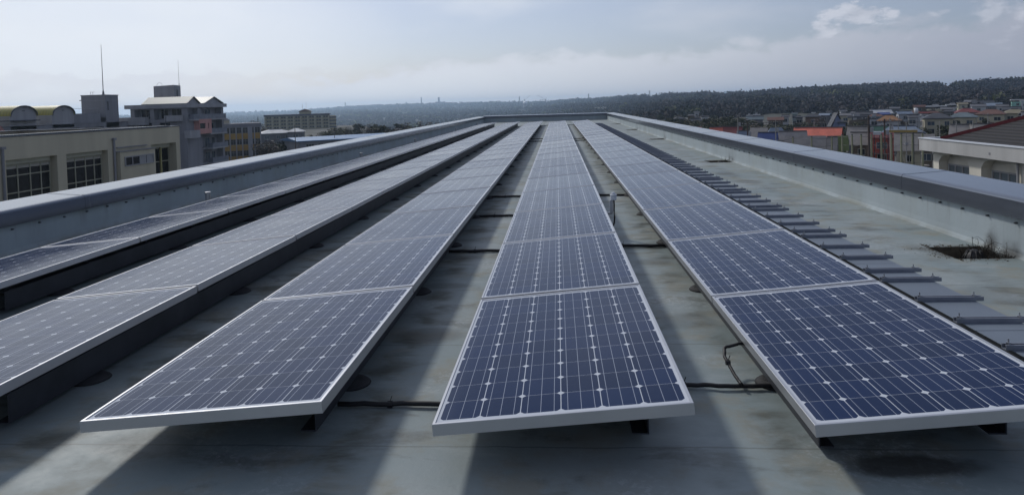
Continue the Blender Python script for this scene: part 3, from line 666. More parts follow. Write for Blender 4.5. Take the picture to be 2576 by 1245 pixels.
# very far blue mountain tops behind the right ridge
mm = MB()
for px, py, wd in ((2480, 196, 70), (1835, 229, 60)):
    D = 6900; c = [];
    for k in range(25):
        f = k / 24; q = math.exp(-((f - .5) * 5) ** 2)
        x_ = px + (f - .5) * wd * 2.4; yb = hor(x_); yt = yb - (hor(px) - py) * q
        p = aty(x_, yt, D); c.append((p.x, p.y, p.z))
    vs_ = c + [(p[0], p[1] + 90, GZ - .5) for p in c] + [(p[0], p[1] - 200, GZ - .5) for p in c]; n = len(c)
    mm.add(vs_, [(i, i + 1, n + i + 1, n + i) for i in range(n - 1)] + [(i + 1, i, 2 * n + i, 2 * n + i + 1) for i in range(n - 1)])
tag(mm.build('mountain', mat('far mountain', (0.06, 0.065, 0.06), 0.9)), kind='structure')

# ------------------------------------------------------------------ building kit
class Facade:
    """plan axis u along the wall, n outwards, z up; local to a parent"""
    def __init__(s, o, u, n): s.o, s.u, s.n = Vector((o[0], o[1], 0)), Vector((u[0], u[1], 0)), Vector((n[0], n[1], 0))
    def p(s, a, d, z): q = s.o + s.u * a + s.n * d; return (q.x, q.y, z)
    def quad(s, mb, a0, a1, z0, z1, d=0.0): mb.add([s.p(a0, d, z0), s.p(a1, d, z0), s.p(a1, d, z1), s.p(a0, d, z1)], [(0, 1, 2, 3)])
    def box(s, mb, a0, a1, d0, d1, z0, z1):
        mb.add([s.p(a0, d0, z0), s.p(a1, d0, z0), s.p(a1, d1, z0), s.p(a0, d1, z0), s.p(a0, d0, z1), s.p(a1, d0, z1), s.p(a1, d1, z1), s.p(a0, d1, z1)],
               [(0, 3, 2, 1), (4, 5, 6, 7), (0, 1, 5, 4), (1, 2, 6, 5), (2, 3, 7, 6), (3, 0, 4, 7)])
    def wall(s, mb, a0, a1, z0, z1, holes, depth):
        """front skin with recessed openings (a0,a1,z0,z1), reveals and a back wall set in by depth"""
        A = sorted({a0, a1} | {min(max(h[k], a0), a1) for h in holes for k in (0, 1)}); Z = sorted({z0, z1} | {min(max(h[k], z0), z1) for h in holes for k in (2, 3)})
        for i in range(len(A) - 1):
            for j in range(len(Z) - 1):
                ca, cz = (A[i] + A[i + 1]) / 2, (Z[j] + Z[j + 1]) / 2
                if any(h[0] < ca < h[1] and h[2] < cz < h[3] for h in holes): continue
                s.quad(mb, A[i], A[i + 1], Z[j], Z[j + 1])
        for h in holes:
            d = h[4] if len(h) > 4 else depth
            for (b0, b1, y0, y1) in ((h[0], h[0], h[2], h[3]), (h[1], h[1], h[2], h[3])): mb.add([s.p(b0, 0, y0), s.p(b0, 0, y1), s.p(b0, -d, y1), s.p(b0, -d, y0)], [(0, 1, 2, 3)])
            for y in (h[2], h[3]): mb.add([s.p(h[0], 0, y), s.p(h[1], 0, y), s.p(h[1], -d, y), s.p(h[0], -d, y)], [(0, 1, 2, 3)])
            s.quad(mb, h[0], h[1], h[2], h[3], -d)
    def window(s, par, a0, a1, z0, z1, d, nx=2, nz=1, fm_=None, gm__=None, fw=0.06, zs=None, xs=None, name='window'):
        """frame bars in one mesh, panes in one child mesh; d = outward offset of the pane"""
        b = MB(); s.box(b, a0, a0 + fw, d + .002, d + .06, z0, z1); s.box(b, a1 - fw, a1, d + .002, d + .06, z0, z1); s.box(b, a0 + fw, a1 - fw, d + .002, d + .06, z0, z0 + fw); s.box(b, a0 + fw, a1 - fw, d + .002, d + .06, z1 - fw, z1)
        xs = xs or [a0 + (a1 - a0) * k / nx for k in range(1, nx)]; zs = zs or [z0 + (z1 - z0) * k / nz for k in range(1, nz)]
        for x in xs: s.box(b, x - fw / 2, x + fw / 2, d + .002, d + .055, z0 + fw, z1 - fw)
        for z in zs: s.box(b, a0 + fw, a1 - fw, d + .002, d + .050, z - fw / 2, z + fw / 2)
        f = b.build(name, fm_ or M_FRAME, par); g = MB(); s.quad(g, a0 + fw / 2, a1 - fw / 2, z0 + fw / 2, z1 - fw / 2, d + .012); g.build('pane', gm__ or M_GLASSD, f); return f
M_FRAME = mat('pale window frame', (0.36, 0.36, 0.33), 0.5, 0.2, 0.08, 2)
M_FRAMEY = mat('cream window frame', (0.36, 0.35, 0.27), 0.5, 0.1, 0.08, 2)
M_SCHOOL = mat('cream rough render', (0.50, 0.455, 0.345), 0.9, 0, 0.10, 0.7, streak=True, bump=0.3)
M_GREYW = mat('grey rendered wall', (0.245, 0.245, 0.26), 0.9, 0, 0.14, 0.5, streak=True)
M_GREYL = mat('light grey concrete', (0.33, 0.33, 0.34), 0.9, 0, 0.14, 0.6, streak=True)
M_PINK = mat('salmon pink render', (0.52, 0.27, 0.24), 0.9, 0, 0.10, 0.6)
M_DARKIN = mat('dark loggia interior', (0.055, 0.056, 0.065), 0.9, 0, 0.3, 0.8)
M_BLIND = mat('pale blind', (0.40, 0.38, 0.33), 0.8, 0, 0.08, 2)

# A: cream school wing beyond the left parapet
A = thing('school_building', (-27, 36, GZ), 'cream rendered school wing with deep set gridded windows beyond the left parapet', 'building')
fa = Facade((0, -36), (0, 1), (1, 0))            # u = world Y
zo = -GZ; ZT = 0.60
H = [(18.9, 22.2, -3.3 + zo, -.53 + zo), (22.9, 26.2, -3.3 + zo, -.53 + zo), (27.0, 30.35, -3.3 + zo, -.53 + zo), (31.05, 34.43, -3.3 + zo, -.53 + zo), (35.11, 38.53, -3.3 + zo, -.53 + zo), (42.82, 45.78, -3.6 + zo, -.50 + zo, .6)]
LOW = [(h[0], h[1], h[2] - 3.9, h[3] - 3.9) + tuple(h[4:]) for h in H[:5]]
b = MB(); fa.wall(b, 17, 46.27, 0, ZT + zo, H + LOW, 0.40)
b.add([fa.p(46.27, 0, 0), fa.p(46.27, -12, 0), fa.p(46.27, -12, ZT + zo), fa.p(46.27, 0, ZT + zo)], [(0, 1, 2, 3)]); b.add([fa.p(17, 0, 0), fa.p(17, -12, 0), fa.p(17, -12, ZT + zo), fa.p(17, 0, ZT + zo)], [(0, 1, 2, 3)])
b.add([fa.p(17, -12, 0), fa.p(46.27, -12, 0), fa.p(46.27, -12, ZT + zo), fa.p(17, -12, ZT + zo)], [(0, 1, 2, 3)])
b.build('wall', M_SCHOOL, A)
b = MB(); fa.box(b, 16.95, 45.0, -.42, 0.04, ZT + zo + .001, ZT + zo + .11); fa.box(b, 45.0, 46.30, -.42, .03, ZT + zo + .001, ZT + zo + .05); fa.box(b, 45.9, 46.30, -12.05, -.421, ZT + zo + .001, ZT + zo + .05); fa.box(b, 16.95, 45.899, -12.05, -11.65, ZT + zo + .001, ZT + zo + .05); b.build('roof_edge', M_COPE, A)
b = MB(); b.add([fa.p(17, -.01, ZT + zo - .5), fa.p(46.27, -.01, ZT + zo - .5), fa.p(46.27, -12, ZT + zo - .5), fa.p(17, -12, ZT + zo - .5)], [(0, 1, 2, 3)]); fa.box(b, 17, 46.2, -.35, -.30, ZT + zo - .5, ZT + zo); b.build('roof', M_GREYW, A)
for h in H[:5]:
    b = MB(); fa.box(b, h[0] + .005, h[1] - .25, -.395, -.20, h[3] - .25, h[3] - .004); b.build('lintel', M_FRAMEY, A)
    x0, x1 = h[0] + .01, h[1] - .1; dd = (x1 - x0)
    wn = fa.window(A, x0, x1, h[2] + .003, h[3] - .27, -.392, xs=[x0 + dd * k for k in (.09, .33, .58, .80)], zs=[h[3] - .83, h[3] - 1.70], fm_=M_FRAMEY, fw=.055)
    g = MB(); fa.box(g, x0 + .06, x1 - .06, -.372, -.365, h[3] - .48, h[3] - .33); g.build('blind', M_BLIND, wn)
h = H[5]
for ax in (43.55, 44.55):
    b = MB(); fa.box(b, ax, ax + .10, -.50, -.40, h[2] + .01, h[3] - .28); b.build('post', mat('yellow painted post', (.36, .33, .15), .5), A)
b = MB(); fa.box(b, h[0] + .01, h[1] - .3, -.595, -.3, h[3] - .27, h[3] - .004); b.build('lintel', M_FRAMEY, A)
fa.window(A, h[0] + .05, h[1] - .05, h[2] + .01, h[3] - .3, -.592, nx=3, zs=[h[3] - 1.25], fm_=M_FRAMEY)
# projecting wash-room block with its own window and ledge
b = MB(); fa.box(b, 39.22, 42.78, .003, .30, 1.0, -.74 + zo); b.build('projection', M_SCHOOL, A)
b = MB(); fa.box(b, 39.16, 42.80, .003, .36, -.737 + zo, -.69 + zo); fa.box(b, 39.3, 42.3, .003, .10, -.50 + zo, -.44 + zo); b.build('ledge', M_GREYW, A)
wn = fa.window(A, 39.6, 42.55, -1.65 + zo, -1.05 + zo, .30, nx=4, fm_=M_GREYL)
g = MB(); fa.box(g, 41.14, 41.76, .314, .32, -1.6 + zo, -1.1 + zo); fa.box(g, 41.84, 42.50, .314, .32, -1.6 + zo, -1.1 + zo); g.build('panel', M_GREYL, wn)
for ya in (30.80, 39.02):
    b = MB(); q = fa.p(ya, .08, 0); b.tube([(q[0], q[1], .5), (q[0], q[1], .02 + zo)], .065, 10); b.box(q[0] - .06, q[0] + .10, q[1] - .12, q[1] + .12, .02 + zo, .15 + zo); b.build('drain_pipe', M_GREYW, A)

# B: school block with barrel roofs and a stair tower carrying an antenna
XB = -90.0
def sc65(z): return CAM.z + (z - CAM.z) * XB / -65.0
B = thing('school_building', (XB, 115, GZ), 'grey school block with two yellow green barrel roofs behind the cream wing', 'building')
fbd = Facade((0, -115), (0, 1), (1, 0)); k_ = XB / -65.0
zpar = sc65(.55) + zo; ztop = sc65(1.88) + zo
b = MB(); fbd.wall(b, 90, 150, 0, zpar, [(106.5, 121, zpar - 2.6, zpar - .75), (122.3, 127.8, zpar - 2.6, zpar - .75)], .9); b.add([fbd.p(90, -30, zpar - .6), fbd.p(150, -30, zpar - .6), fbd.p(150, 0, zpar - .6), fbd.p(90, 0, zpar - .6)], [(0, 1, 2, 3)])
b.add([fbd.p(90, 0, 0), fbd.p(90, -30, 0), fbd.p(90, -30, zpar), fbd.p(90, 0, zpar)], [(0, 1, 2, 3)]); fbd.box(b, 90, 150, -.3, .12, zpar - .001, zpar + .1)
b.build('wall', M_GREYW, B)
M_BARREL = stripe_material('yellow green standing seam', (0.30, 0.27, 0.055), (0.16, 0.15, 0.03), 0, 0.55, 0.86, 0.45)
def barrel(y0, y1):
    yc, rad = (y0 + y1) / 2, (y1 - y0) / 2; zt = sc65(3.05) + zo; Hh = zt - ztop; n = 18
    arc = [(yc + rad * 1.02 * math.cos(math.pi * i / n) - 115, ztop + Hh * math.sin(math.pi * i / n)) for i in range(n + 1)]
    b = MB(); prof = arc + [(y, z - .12) for y, z in reversed(arc)]
    b.extrude(prof, lambda p: (.25, p[0], p[1]), lambda p: (-18.0, p[0], p[1])); fix_normals(b.build('barrel_roof', M_BARREL, B))
    b = MB(); pr2 = [(y, z - .10) for y, z in arc]; pr2 = [(pr2[0][0] - .1, zpar - .59)] + pr2 + [(pr2[-1][0] + .1, zpar - .59)]
    b.extrude(pr2, lambda p: (0, p[0], p[1]), lambda p: (-17.5, p[0], p[1])); g = fix_normals(b.build('gable', M_GREYL, B))
    b = MB(); b.extrude(arc + [(y, z - .20) for y, z in reversed(arc)], lambda p: (.32, p[0], p[1] + .02), lambda p: (.18, p[0], p[1] + .02)); fix_normals(b.build('roof_trim', M_GALV, B))
    b = MB(); b.box(.002, .10, yc - 115 - .25, yc - 115 + .25, zt - .95, zt - .85); b.build('vent', M_GALV, g)
for ya, yb in ((96.9, 102.3), (104.8, 110.4), (114.0, 119.5)): barrel(ya, yb)
b = MB(); fbd.box(b, 104.5, 110.2, .02, .9, ztop - 1.0, ztop - .82); fbd.box(b, 96, 104, .02, 1.2, ztop - 1.0, ztop - .82); b.build('canopy', M_GALV, B)
b = MB(); fbd.box(b, 119.6, 127.5, -14, -.5, zpar - .59, ztop + .05); b.build('roof_house', M_GREYW, B)
b = MB()
for yq in (120.0, 123.5, 127.0): b.tube([fbd.p(yq, -.8, ztop + .06), fbd.p(yq, -.8, ztop + 1.0)], .03, 5)
b.tube([fbd.p(120, -.8, ztop + 1.0), fbd.p(127.5, -.8, ztop + 1.0)], .03, 5); b.build('railing', M_GREYL, B)
pc = MB()
for q in range(9): pc.add([fbd.p(100.4 + q * .34, .35, zpar - .8), fbd.p(100.74 + q * .34, .35, zpar - .8), fbd.p(100.74 + q * .34, .35, zpar + .75 - (q + 1) ** 2 * .018 + .12 * math.sin(q * 1.5)), fbd.p(100.4 + q * .34, .35, zpar + .75 - q ** 2 * .018 + .12 * math.sin((q - 1) * 1.5))], [(0, 1, 2, 3)]); 
pc.v += [(x - .2, y, z) for x, y, z in pc.v]; nn = len(pc.v) // 2; pc.f += [tuple(i + nn for i in reversed(f)) for f in pc.f]; pc.f += [(f[3], f[2], f[2] + nn, f[3] + nn) for f in pc.f[:9]]; pc.mi = [0] * len(pc.f)
pc.build('curled_parapet', M_PINK, B)
pc2 = bpy.data.objects[-1] if False else None
# stair tower
T = thing('stair_tower', (XB, 128.4, GZ), 'tall grey stair tower with slit window carrying the longest antenna', 'tower')
zt = sc65(4.47) + zo; fT = Facade((0, 0), (0, 1), (1, 0)); fS = Facade((-5.04, 0), (1, 0), (0, -1))
b = MB(); fT.wall(b, 0, 3.95, 0, zt, [(.55, .95, zt - 3.0, zt - 1.25)], .4); fS.wall(b, 0, 5.04, 0, zt, [(2.4, 5.03, zpar - 1.2, sc65(1.28) + zo)], 1.2)
b.add([fS.p(0, 0, 0), fS.p(0, -3.95, 0), fS.p(0, -3.95, zt), fS.p(0, 0, zt)], [(0, 1, 2, 3)]); b.add([fS.p(0, -3.95, 0), fS.p(5.04, -3.95, 0), fS.p(5.04, -3.95, zt), fS.p(0, -3.95, zt)], [(0, 1, 2, 3)])
b.build('wall', M_GREYW, T)
b = MB(); b.box(-5.12, .08, -.08, 4.03, zt + .001, zt + .14); b.build('roof', M_GREYL, T)
b = MB(); fT.box(b, .57, .93, -.39, -.38, zt - 2.98, zt - 1.27); b.build('slit_window', M_GLASSD, T)
b = MB(); fT.box(b, 0.02, 3.93, .002, .03, zt - 1.02, zt - .97); fS.box(b, 0, 5.04, .002, .03, zt - 1.02, zt - .97); b.build('joint_band', M_GREYL, T)
b = MB(); b.box(-6.2, -5.05, 1.0, 2.2, zt - .95, zt - .80); b.build('shelf', M_GALV, T)
b = MB(); b.tube([(-4.1, 1.5, zt + .14), (-4.1, 1.5, zt + .75)], .03, 5); b.tube([(-3.6, 1.5, zt + .14), (-3.6, 1.5, zt + .75)], .03, 5); b.tube([(-4.2, 1.5, zt + .75), (-3.2, 1.5, zt + .75)], .03, 5); b.build('ladder_rail', M_GREYL, T)
an = thing('antenna_mast', (XB - .55, 128.7, GZ + zt + .14), 'tall thin tapered antenna mast standing on the grey stair tower', 'antenna')
b = MB(); b.lathe([(.22, 0), (.20, .25), (.13, .8)], 0, 0, 10); b.build('base', M_GREYW, an)
b = MB(); b.tube([(0, 0, .8), (0, 0, 5.5), (0, 0, 10.0)], .085, 8, True, .035); b.build('rod', M_GREYL, an)

# C: grey apartment block with two gables, loggias and a pink accent
XC = -78.0; kc = XC / -80.0
def szc(z): return CAM.z + (z - CAM.z) * kc
YC = 139.95 * kc; yC = lambda y: (y * kc) - YC
Cb = thing('apartment_building', (XC, YC, GZ), 'grey apartment block with two pale ribbed gable roofs and a pink wall accent', 'building')
fx = Facade((0, 0), (0, 1), (1, 0)); fy = Facade((-12.2, 0), (1, 0), (0, -1)); zE, zEb = szc(3.62) + zo, szc(2.78) + zo; Ln = yC(156.2)
st = 3.25; lv_ = [szc(.2) + zo - st * k for k in range(0, 5)]   # slab levels under the top storey
holes = [(7.9 - 4.9, 11.95 - 4.4, lv_[0] + .55, zEb - .25, 1.6)]
hx = []
for k in range(5):
    top_ = zEb - .1 if k == 0 else lv_[k - 1] - .30; bot = lv_[k]
    if k == 0: hx += [(.9, 4.6, bot + .02, top_, 1.2), (5.8, Ln - 1.0, bot + .02, top_, 1.4)]
    elif k == 1: hx += [(7.9, Ln - .9, bot + .02, top_, 1.5)]
    else: hx += [(6.0, Ln - .9, bot + .02, top_, 1.4)]
b = MB(); fx.wall(b, 0, Ln, 0, zEb, hx, 1.3)
hy = [(.9, 4.3, lv_[0] + .1, zEb - .2, 1.6), (5.2, 11.2, lv_[0] + .1, zEb - .2, 1.6)]
for k in range(1, 4): hy += [(1.5, 4.6, lv_[k] + 1.0, lv_[k - 1] - .5, .3), (6.2, 8.6, lv_[k] + 1.0, lv_[k - 1] - .5, .3)]
fy.wall(b, 0, 12.2, 0, zEb, hy, 1.4)
b.add([fy.p(0, 0, 0), fy.p(0, -Ln, 0), fy.p(0, -Ln, zEb), fy.p(0, 0, zEb)], [(0, 1, 2, 3)]); b.add([fy.p(0, -Ln, 0), fy.p(12.2, -Ln, 0), fy.p(12.2, -Ln, zEb), fy.p(0, -Ln, zEb)], [(0, 1, 2, 3)])
b.build('wall', M_GREYW, Cb)
b = MB(); fy.box(b, -1.1, 12.25, -Ln - .8, .35, zEb + .001, zE); fx.box(b, -.34, Ln + .9, .06, .42, zEb + .001, zE - .002); b.build('eaves_slab', M_GREYL, Cb)
M_SEAM = stripe_material('pale green standing seam', (0.27, 0.29, 0.25), (0.13, 0.14, 0.12), 0, 0.62, 0.80, 0.5)
def gable_roof(y0, y1, zr, xl):
    ym = (y0 + y1) / 2; b = MB(); t_ = .12
    prof = [(y0 - .1, zE), (ym, zr), (y1 + .1, zE), (y1 + .1, zE + t_), (ym, zr + t_), (y0 - .1, zE + t_)]
    b.extrude(prof, lambda p: (.25, p[0], p[1]), lambda p: (xl, p[0], p[1])); rf = fix_normals(b.build('roof', M_SEAM, Cb))
    b = MB(); b.extrude([(y0 + .1, zE - .01), (ym, zr - .05), (y1 - .1, zE - .01)], lambda p: (.05, p[0], p[1]), lambda p: (xl + .2, p[0], p[1])); fix_normals(b.build('gable', M_GREYL, Cb))
    b = MB(); b.extrude([(y0 - .12, zE + .03), (ym, zr + .03), (y1 + .12, zE + .03), (y1 + .12, zE + t_ + .05), (ym, zr + t_ + .05), (y0 - .12, zE + t_ + .05)], lambda p: (.40, p[0], p[1]), lambda p: (.24, p[0], p[1])); fix_normals(b.build('verge', M_GALV, rf))
gable_roof(yC(140.1), yC(145.2), szc(5.11) + zo, -9.8); gable_roof(yC(147.2), yC(155.6), szc(5.13) + zo, -9.0)
# balconies, railings, glazing on the gable side
for k in range(5):
    bot = lv_[k]
    y0b, y1b = (.9, Ln - .95) if k == 0 else ((7.6, Ln - .7) if k == 1 else (8.2, Ln - .5))
    pr = MB(); fx.box(pr, y0b, y1b, .003, 1.15, bot - .30, bot); bal = pr.build('balcony', M_GREYL, Cb)
    rl = MB(); fx.box(rl, y0b + .05, y1b - .05, 1.06, 1.11, bot + .002, bot + 1.05); fx.box(rl, y0b + .02, y0b + .07, .01, 1.11, bot + .002, bot + 1.05); rl.build('balcony_rail', mat('blue grey balcony panel', (.15, .165, .20), .4, .1, .25, .9), bal)
    for (wa, wb) in ((1.2, 2.6), (6.3, 8.2), (10.0, 12.4)) if k == 0 else (((8.3, 10.2), (11.5, 13.6)) if k == 1 else ((6.6, 8.4), (9.6, 11.6), (12.4, 13.9))):
        fx.window(Cb, wa, wb, bot + .15, bot + 2.2, -1.18 if k == 0 and wa < 5 else -1.38, nx=2, gm__=M_GLASSB)
# pink projecting room
b = MB(); fx.wall(b, yC(142.9), yC(148.2), lv_[1] + .02, lv_[0] - .05, [(yC(142.9) + .3, yC(142.9) + 2.6, lv_[1] + 1.15, lv_[1] + 2.3), (yC(142.9) + 3.7, yC(142.9) + 4.1, lv_[1] + 1.15, lv_[1] + 2.3)], .15)
fx.o = Vector((0, 0, 0)); pk = b.build('pink_bay', M_PINK, Cb); pk.location = (1.18, 0, 0)
b = MB(); fx.box(b, yC(142.9), yC(148.2), -1.1, -.002, lv_[1] + .02, lv_[0] - .06); o = b.build('bay_core', M_PINK, pk); o.scale = (1, .998, .998)
o.data.transform(Matrix.Translation((-.16, 0, 0)))
b = MB(); fx.box(b, yC(142.9) + .32, yC(142.9) + 2.58, -.145, -.13, lv_[1] + 1.17, lv_[1] + 2.28); fx.box(b, yC(142.9) + 3.72, yC(142.9) + 4.08, -.145, -.13, lv_[1] + 1.17, lv_[1] + 2.28); b.build('bay_window', M_GLASSD, pk)
b = MB(); fx.box(b, -1.0, yC(142.9) + .1, .003, 1.3, lv_[1] - .7, lv_[1] + .9); b.build('corner_balcony', M_GREYL, Cb)
# top floor terrace walls on the near side
b = MB(); fy.box(b, -1.6, 4.0, .003, 1.5, lv_[0] - .9, lv_[0] + .75); b.build('terrace_wall', M_GREYL, Cb)
b = MB(); fy.box(b, 8.3, 11.5, .003, .8, lv_[0] - .3, lv_[0] + .95); fy.box(b, 7.5, 7.8, .003, .3, lv_[0] - .3, lv_[0] + .95); b.build('terrace_wall', M_GREYL, Cb)
for (wa, wb) in ((1.4, 3.6), (5.8, 7.4), (8.2, 10.4)): fy.window(Cb, wa, wb, lv_[0] + .3, lv_[0] + 2.3, -1.55, nx=2)
for k in range(1, 4):
    for (wa, wb) in ((1.5, 4.6), (6.2, 8.6)): fy.window(Cb, wa + .02, wb - .02, lv_[k] + 1.02, lv_[k - 1] - .52, -.29, nx=2)
# lift tower with its thin antenna
q0, q1, q2 = aty(386, 217, 151), aty(436.5, 216, 147), aty(453.8, 216, 151)
Tc = thing('lift_tower', (q1.x, q1.y, GZ), 'dark grey lift tower rising behind the gabled apartment roof', 'tower')
d1 = Vector((q0.x - q1.x, q0.y - q1.y, 0)); d2 = Vector((q2.x - q1.x, q2.y - q1.y, 0)); zt2 = q1.z + zo
f1 = Facade((0, 0), d1.normalized(), (-d1.normalized().y, d1.normalized().x)); f2_ = Facade((0, 0), d2.normalized(), (d2.normalized().y, -d2.normalized().x))
b = MB(); L1, L2 = d1.length, d2.length; f1.wall(b, 0, L1, zE - 1, zt2, [], .2); f2_.wall(b, 0, L2, zE - 1, zt2, [(L2 * .42, L2 * .62, zt2 - 2.9, zt2 - .9)], .25)
e1, e2 = Vector(f1.p(L1, 0, 0)), Vector(f2_.p(L2, 0, 0)); e3 = e1 + e2
for a_, b_ in ((e1, e3), (e3, e2)): b.add([(a_.x, a_.y, zE - 1), (b_.x, b_.y, zE - 1), (b_.x, b_.y, zt2), (a_.x, a_.y, zt2)], [(0, 1, 2, 3)])
b.add([(0, 0, zE - 1), (e1.x, e1.y, zE - 1), (e3.x, e3.y, zE - 1), (e2.x, e2.y, zE - 1)], [(0, 3, 2, 1)])
b.build('wall', M_GREYW, Tc)
b = MB(); b.add([(0, 0, zt2), (e1.x, e1.y, zt2), (e3.x, e3.y, zt2), (e2.x, e2.y, zt2), (0, 0, zt2 + .16), (e1.x, e1.y, zt2 + .16), (e3.x, e3.y, zt2 + .16), (e2.x, e2.y, zt2 + .16)], [(0, 3, 2, 1), (4, 5, 6, 7), (0, 1, 5, 4), (1, 2, 6, 5), (2, 3, 7, 6), (3, 0, 4, 7)]); fix_normals(b.build('roof', M_GREYL, Tc))
b = MB(); f2_.box(b, L2 * .43, L2 * .61, -.24, -.22, zt2 - 2.88, zt2 - .92); b.build('slit_window', M_GLASSD, Tc)
b = MB(); f1.box(b, L1 * .62, L1 * .72, .003, .2, zt2 - 2.1, zt2 - 1.9); b.build('lamp', M_GREYL, Tc)
b = MB(); P = [f1.p(L1 * (.98 - .12 * k), -.5, zt2 + .16 + .9 * math.sin(k * math.pi / 3)) for k in range(4)]; b.tube(P, .03, 5); b.build('ladder_hoop', M_GREYL, Tc)
a1_ = aty(450.5, 214, 148.5); an = thing('antenna_mast', (a1_.x, a1_.y, q1.z + .16), 'thin shorter antenna mast on the dark grey lift tower', 'antenna')
b = MB(); b.tube([(0, 0, 0), (0, 0, 3), (0, 0, 5.7)], .05, 6, True, .022); b.build('rod', M_GREYL, an)
b = MB(); b.lathe([(.10, 0), (.09, .3)], 0, 0, 8); b.build('base', M_GREYW, an)

# D: block with mustard yellow panels
YD = 190.0; pL, pR = aty(520, 314, YD), aty(653.5, 309, YD)
dD = 209.0; xa_, ya_ = ground_xy(512, dD); xb_, yb_ = ground_xy(653.5, dD)
D = thing('school_building', (xa_, ya_, GZ), 'three storey block with mustard yellow spandrels between pale pillars', 'building', None, math.atan2(yb_ - ya_, xb_ - xa_) + .03)
zt = z_at(610, 311, dD) + zo; Wd_ = math.hypot(xb_ - xa_, yb_ - ya_); fD = Facade((0, 0), (1, 0), (0, -1)); b = MB(); b.box(0, Wd_, .30, 11, 0, zt - .3); b.build('wall', M_GREYW, D)
b = MB(); b.box(-.2, Wd_ + .2, -.1, 11.2, zt - .3, zt); b.box(-.2, Wd_ + .2, .0, 11.1, zt - 1.0, zt - .301); b.build('roof', M_GREYW, D)
M_YEL = mat('mustard spandrel', (.38, .235, .05), .7, 0, .12, .7); cols = 9; cw = Wd_ / cols
for k in range(cols + 1):
    wide = k == cols - 2
    b = MB(); b.box(k * cw - .14, k * cw + (1.05 if wide else .14), -.06, .298, 0, zt - 1.0); b.build('pillar', M_GREYL, D)
for s_ in range(4):
    ztop_s = zt - 1.0 - 3.3 * s_
    for k in range(cols):
        x0 = k * cw + .145 + (.91 if k == cols - 2 else 0); x1 = (k + 1) * cw - .145
        if x1 - x0 < .3 or ztop_s < 3.3: continue
        fD.window(D, x0, x1, ztop_s - 1.85, ztop_s - .25, -.285, nx=2 if x1 - x0 > .5 else 1, zs=[ztop_s - .8], fw=.05)
        b = MB(); b.box(x0, x1, .22, .298, ztop_s - 3.3 + .05 - .3, ztop_s - 1.87); b.build('spandrel', M_YEL, D)
b = MB(); b.box(3.6, 6.8, 3.5, 7, zt + .001, zt + 1.0); b.build('roof_house', M_SCHOOL, D)
b = MB(); b.extrude([(3.4, zt + 1.001), (4.2, zt + 1.55), (6.2, zt + 1.55), (7.0, zt + 1.001)], lambda p: (p[0], 3.2, p[1]), lambda p: (p[0], 7.3, p[1])); fix_normals(b.build('roof_house_roof', M_GREYL, D))

# E: long hotel-like block far behind
YE = 500.0; pL, pR = aty(666, 291, YE), aty(818, 287, YE); zE_ = aty(742, 289, YE).z + zo; We = pR.x - pL.x
E_ = thing('hotel_building', (pL.x, YE, GZ), 'long cream five storey block with balconies and small pediment before the hills', 'building', None, .28)
M_CREAM = mat('cream yellow render', (.36, .32, .20), .9, 0, .1, .2); M_SLATE = mat('dark blue grey slate', (.06, .065, .09), .6, 0, .2, .3)
fE = Facade((0, 0), (1, 0), (0, -1)); hs = zE_ - 1.0; sto = 2.55; hl_ = []
nb = 9; bw = We / nb
for k in range(nb):
    for q in range(5): hl_.append((k * bw + .9, (k + 1) * bw - .5, hs - sto * q - 2.0, hs - sto * q - .3, .9))
b = MB(); fE.wall(b, 0, We, 0, hs, hl_, .9); b.box(0, We, .95, 16, 0, hs); b.build('wall', M_CREAM, E_)
for h in hl_:
    fE.window(E_, h[0] + .2, (h[0] + h[1]) / 2 - .15, h[2] + .15, h[3] - .2, -.88, nx=2, fw=.08); fE.window(E_, (h[0] + h[1]) / 2 + .15, h[1] - .2, h[2] + .15, h[3] - .2, -.88, nx=2, fw=.08)
for k in range(nb + 1): b = MB(); b.box(k * bw - .35, k * bw + .35, -.5, -.002, 0, hs - .1); b.build('pilaster', mat('pale cream trim', (.46, .42, .29), .9), E_)
for q in range(5): b = MB(); fE.box(b, .4, We - .4, .003, .3, hs - sto * q - 2.25, hs - sto * q - 1.55); b.build('balcony_band', mat('ochre balcony band', (.27, .235, .14), .9, 0, .15, .3), E_)
b = MB(); b.box(-.8, We + .5, -1.0, 17, hs + .001, hs + 1.3); b.build('roof', M_SLATE, E_)
xm = We * .62; b = MB(); b.box(xm - 4, xm + 4, 1, 12, hs + 1.301, hs + 3.0); b.build('pediment_base', M_CREAM, E_)
b = MB(); b.extrude([(xm - 5, hs + 3.001), (xm - 2.4, hs + 4.3), (xm, hs + 5.0), (xm + 2.4, hs + 4.3), (xm + 5, hs + 3.001)], lambda p: (p[0], .8, p[1]), lambda p: (p[0], 12.2, p[1])); fix_normals(b.build('pediment', mat('tile brown', (.15, .09, .06), .8), E_))
b = MB(); b.lathe([(3.2, 0), (3.2, hs - 1.2), (2.6, hs - .5)], We + 2.2, 3.0, 12); b.build('stair_turret', M_CREAM, E_)
for q in range(4): b = MB(); b.lathe([(3.5, hs - 2.2 - sto * q), (3.5, hs - 1.4 - sto * q)], We + 2.2, 3.0, 12); b.build('turret_balcony', M_SLATE, E_)
b = MB(); b.tube([(xm - 1.8, 4, hs + 4.2), (xm - 1.8, 4, hs + 9)], .10, 5); b.tube([(xm + 1.0, 4, hs + 4.4), (xm + 1.0, 4, hs + 10.5)], .08, 5); b.build('aerial', M_GREYL, E_)

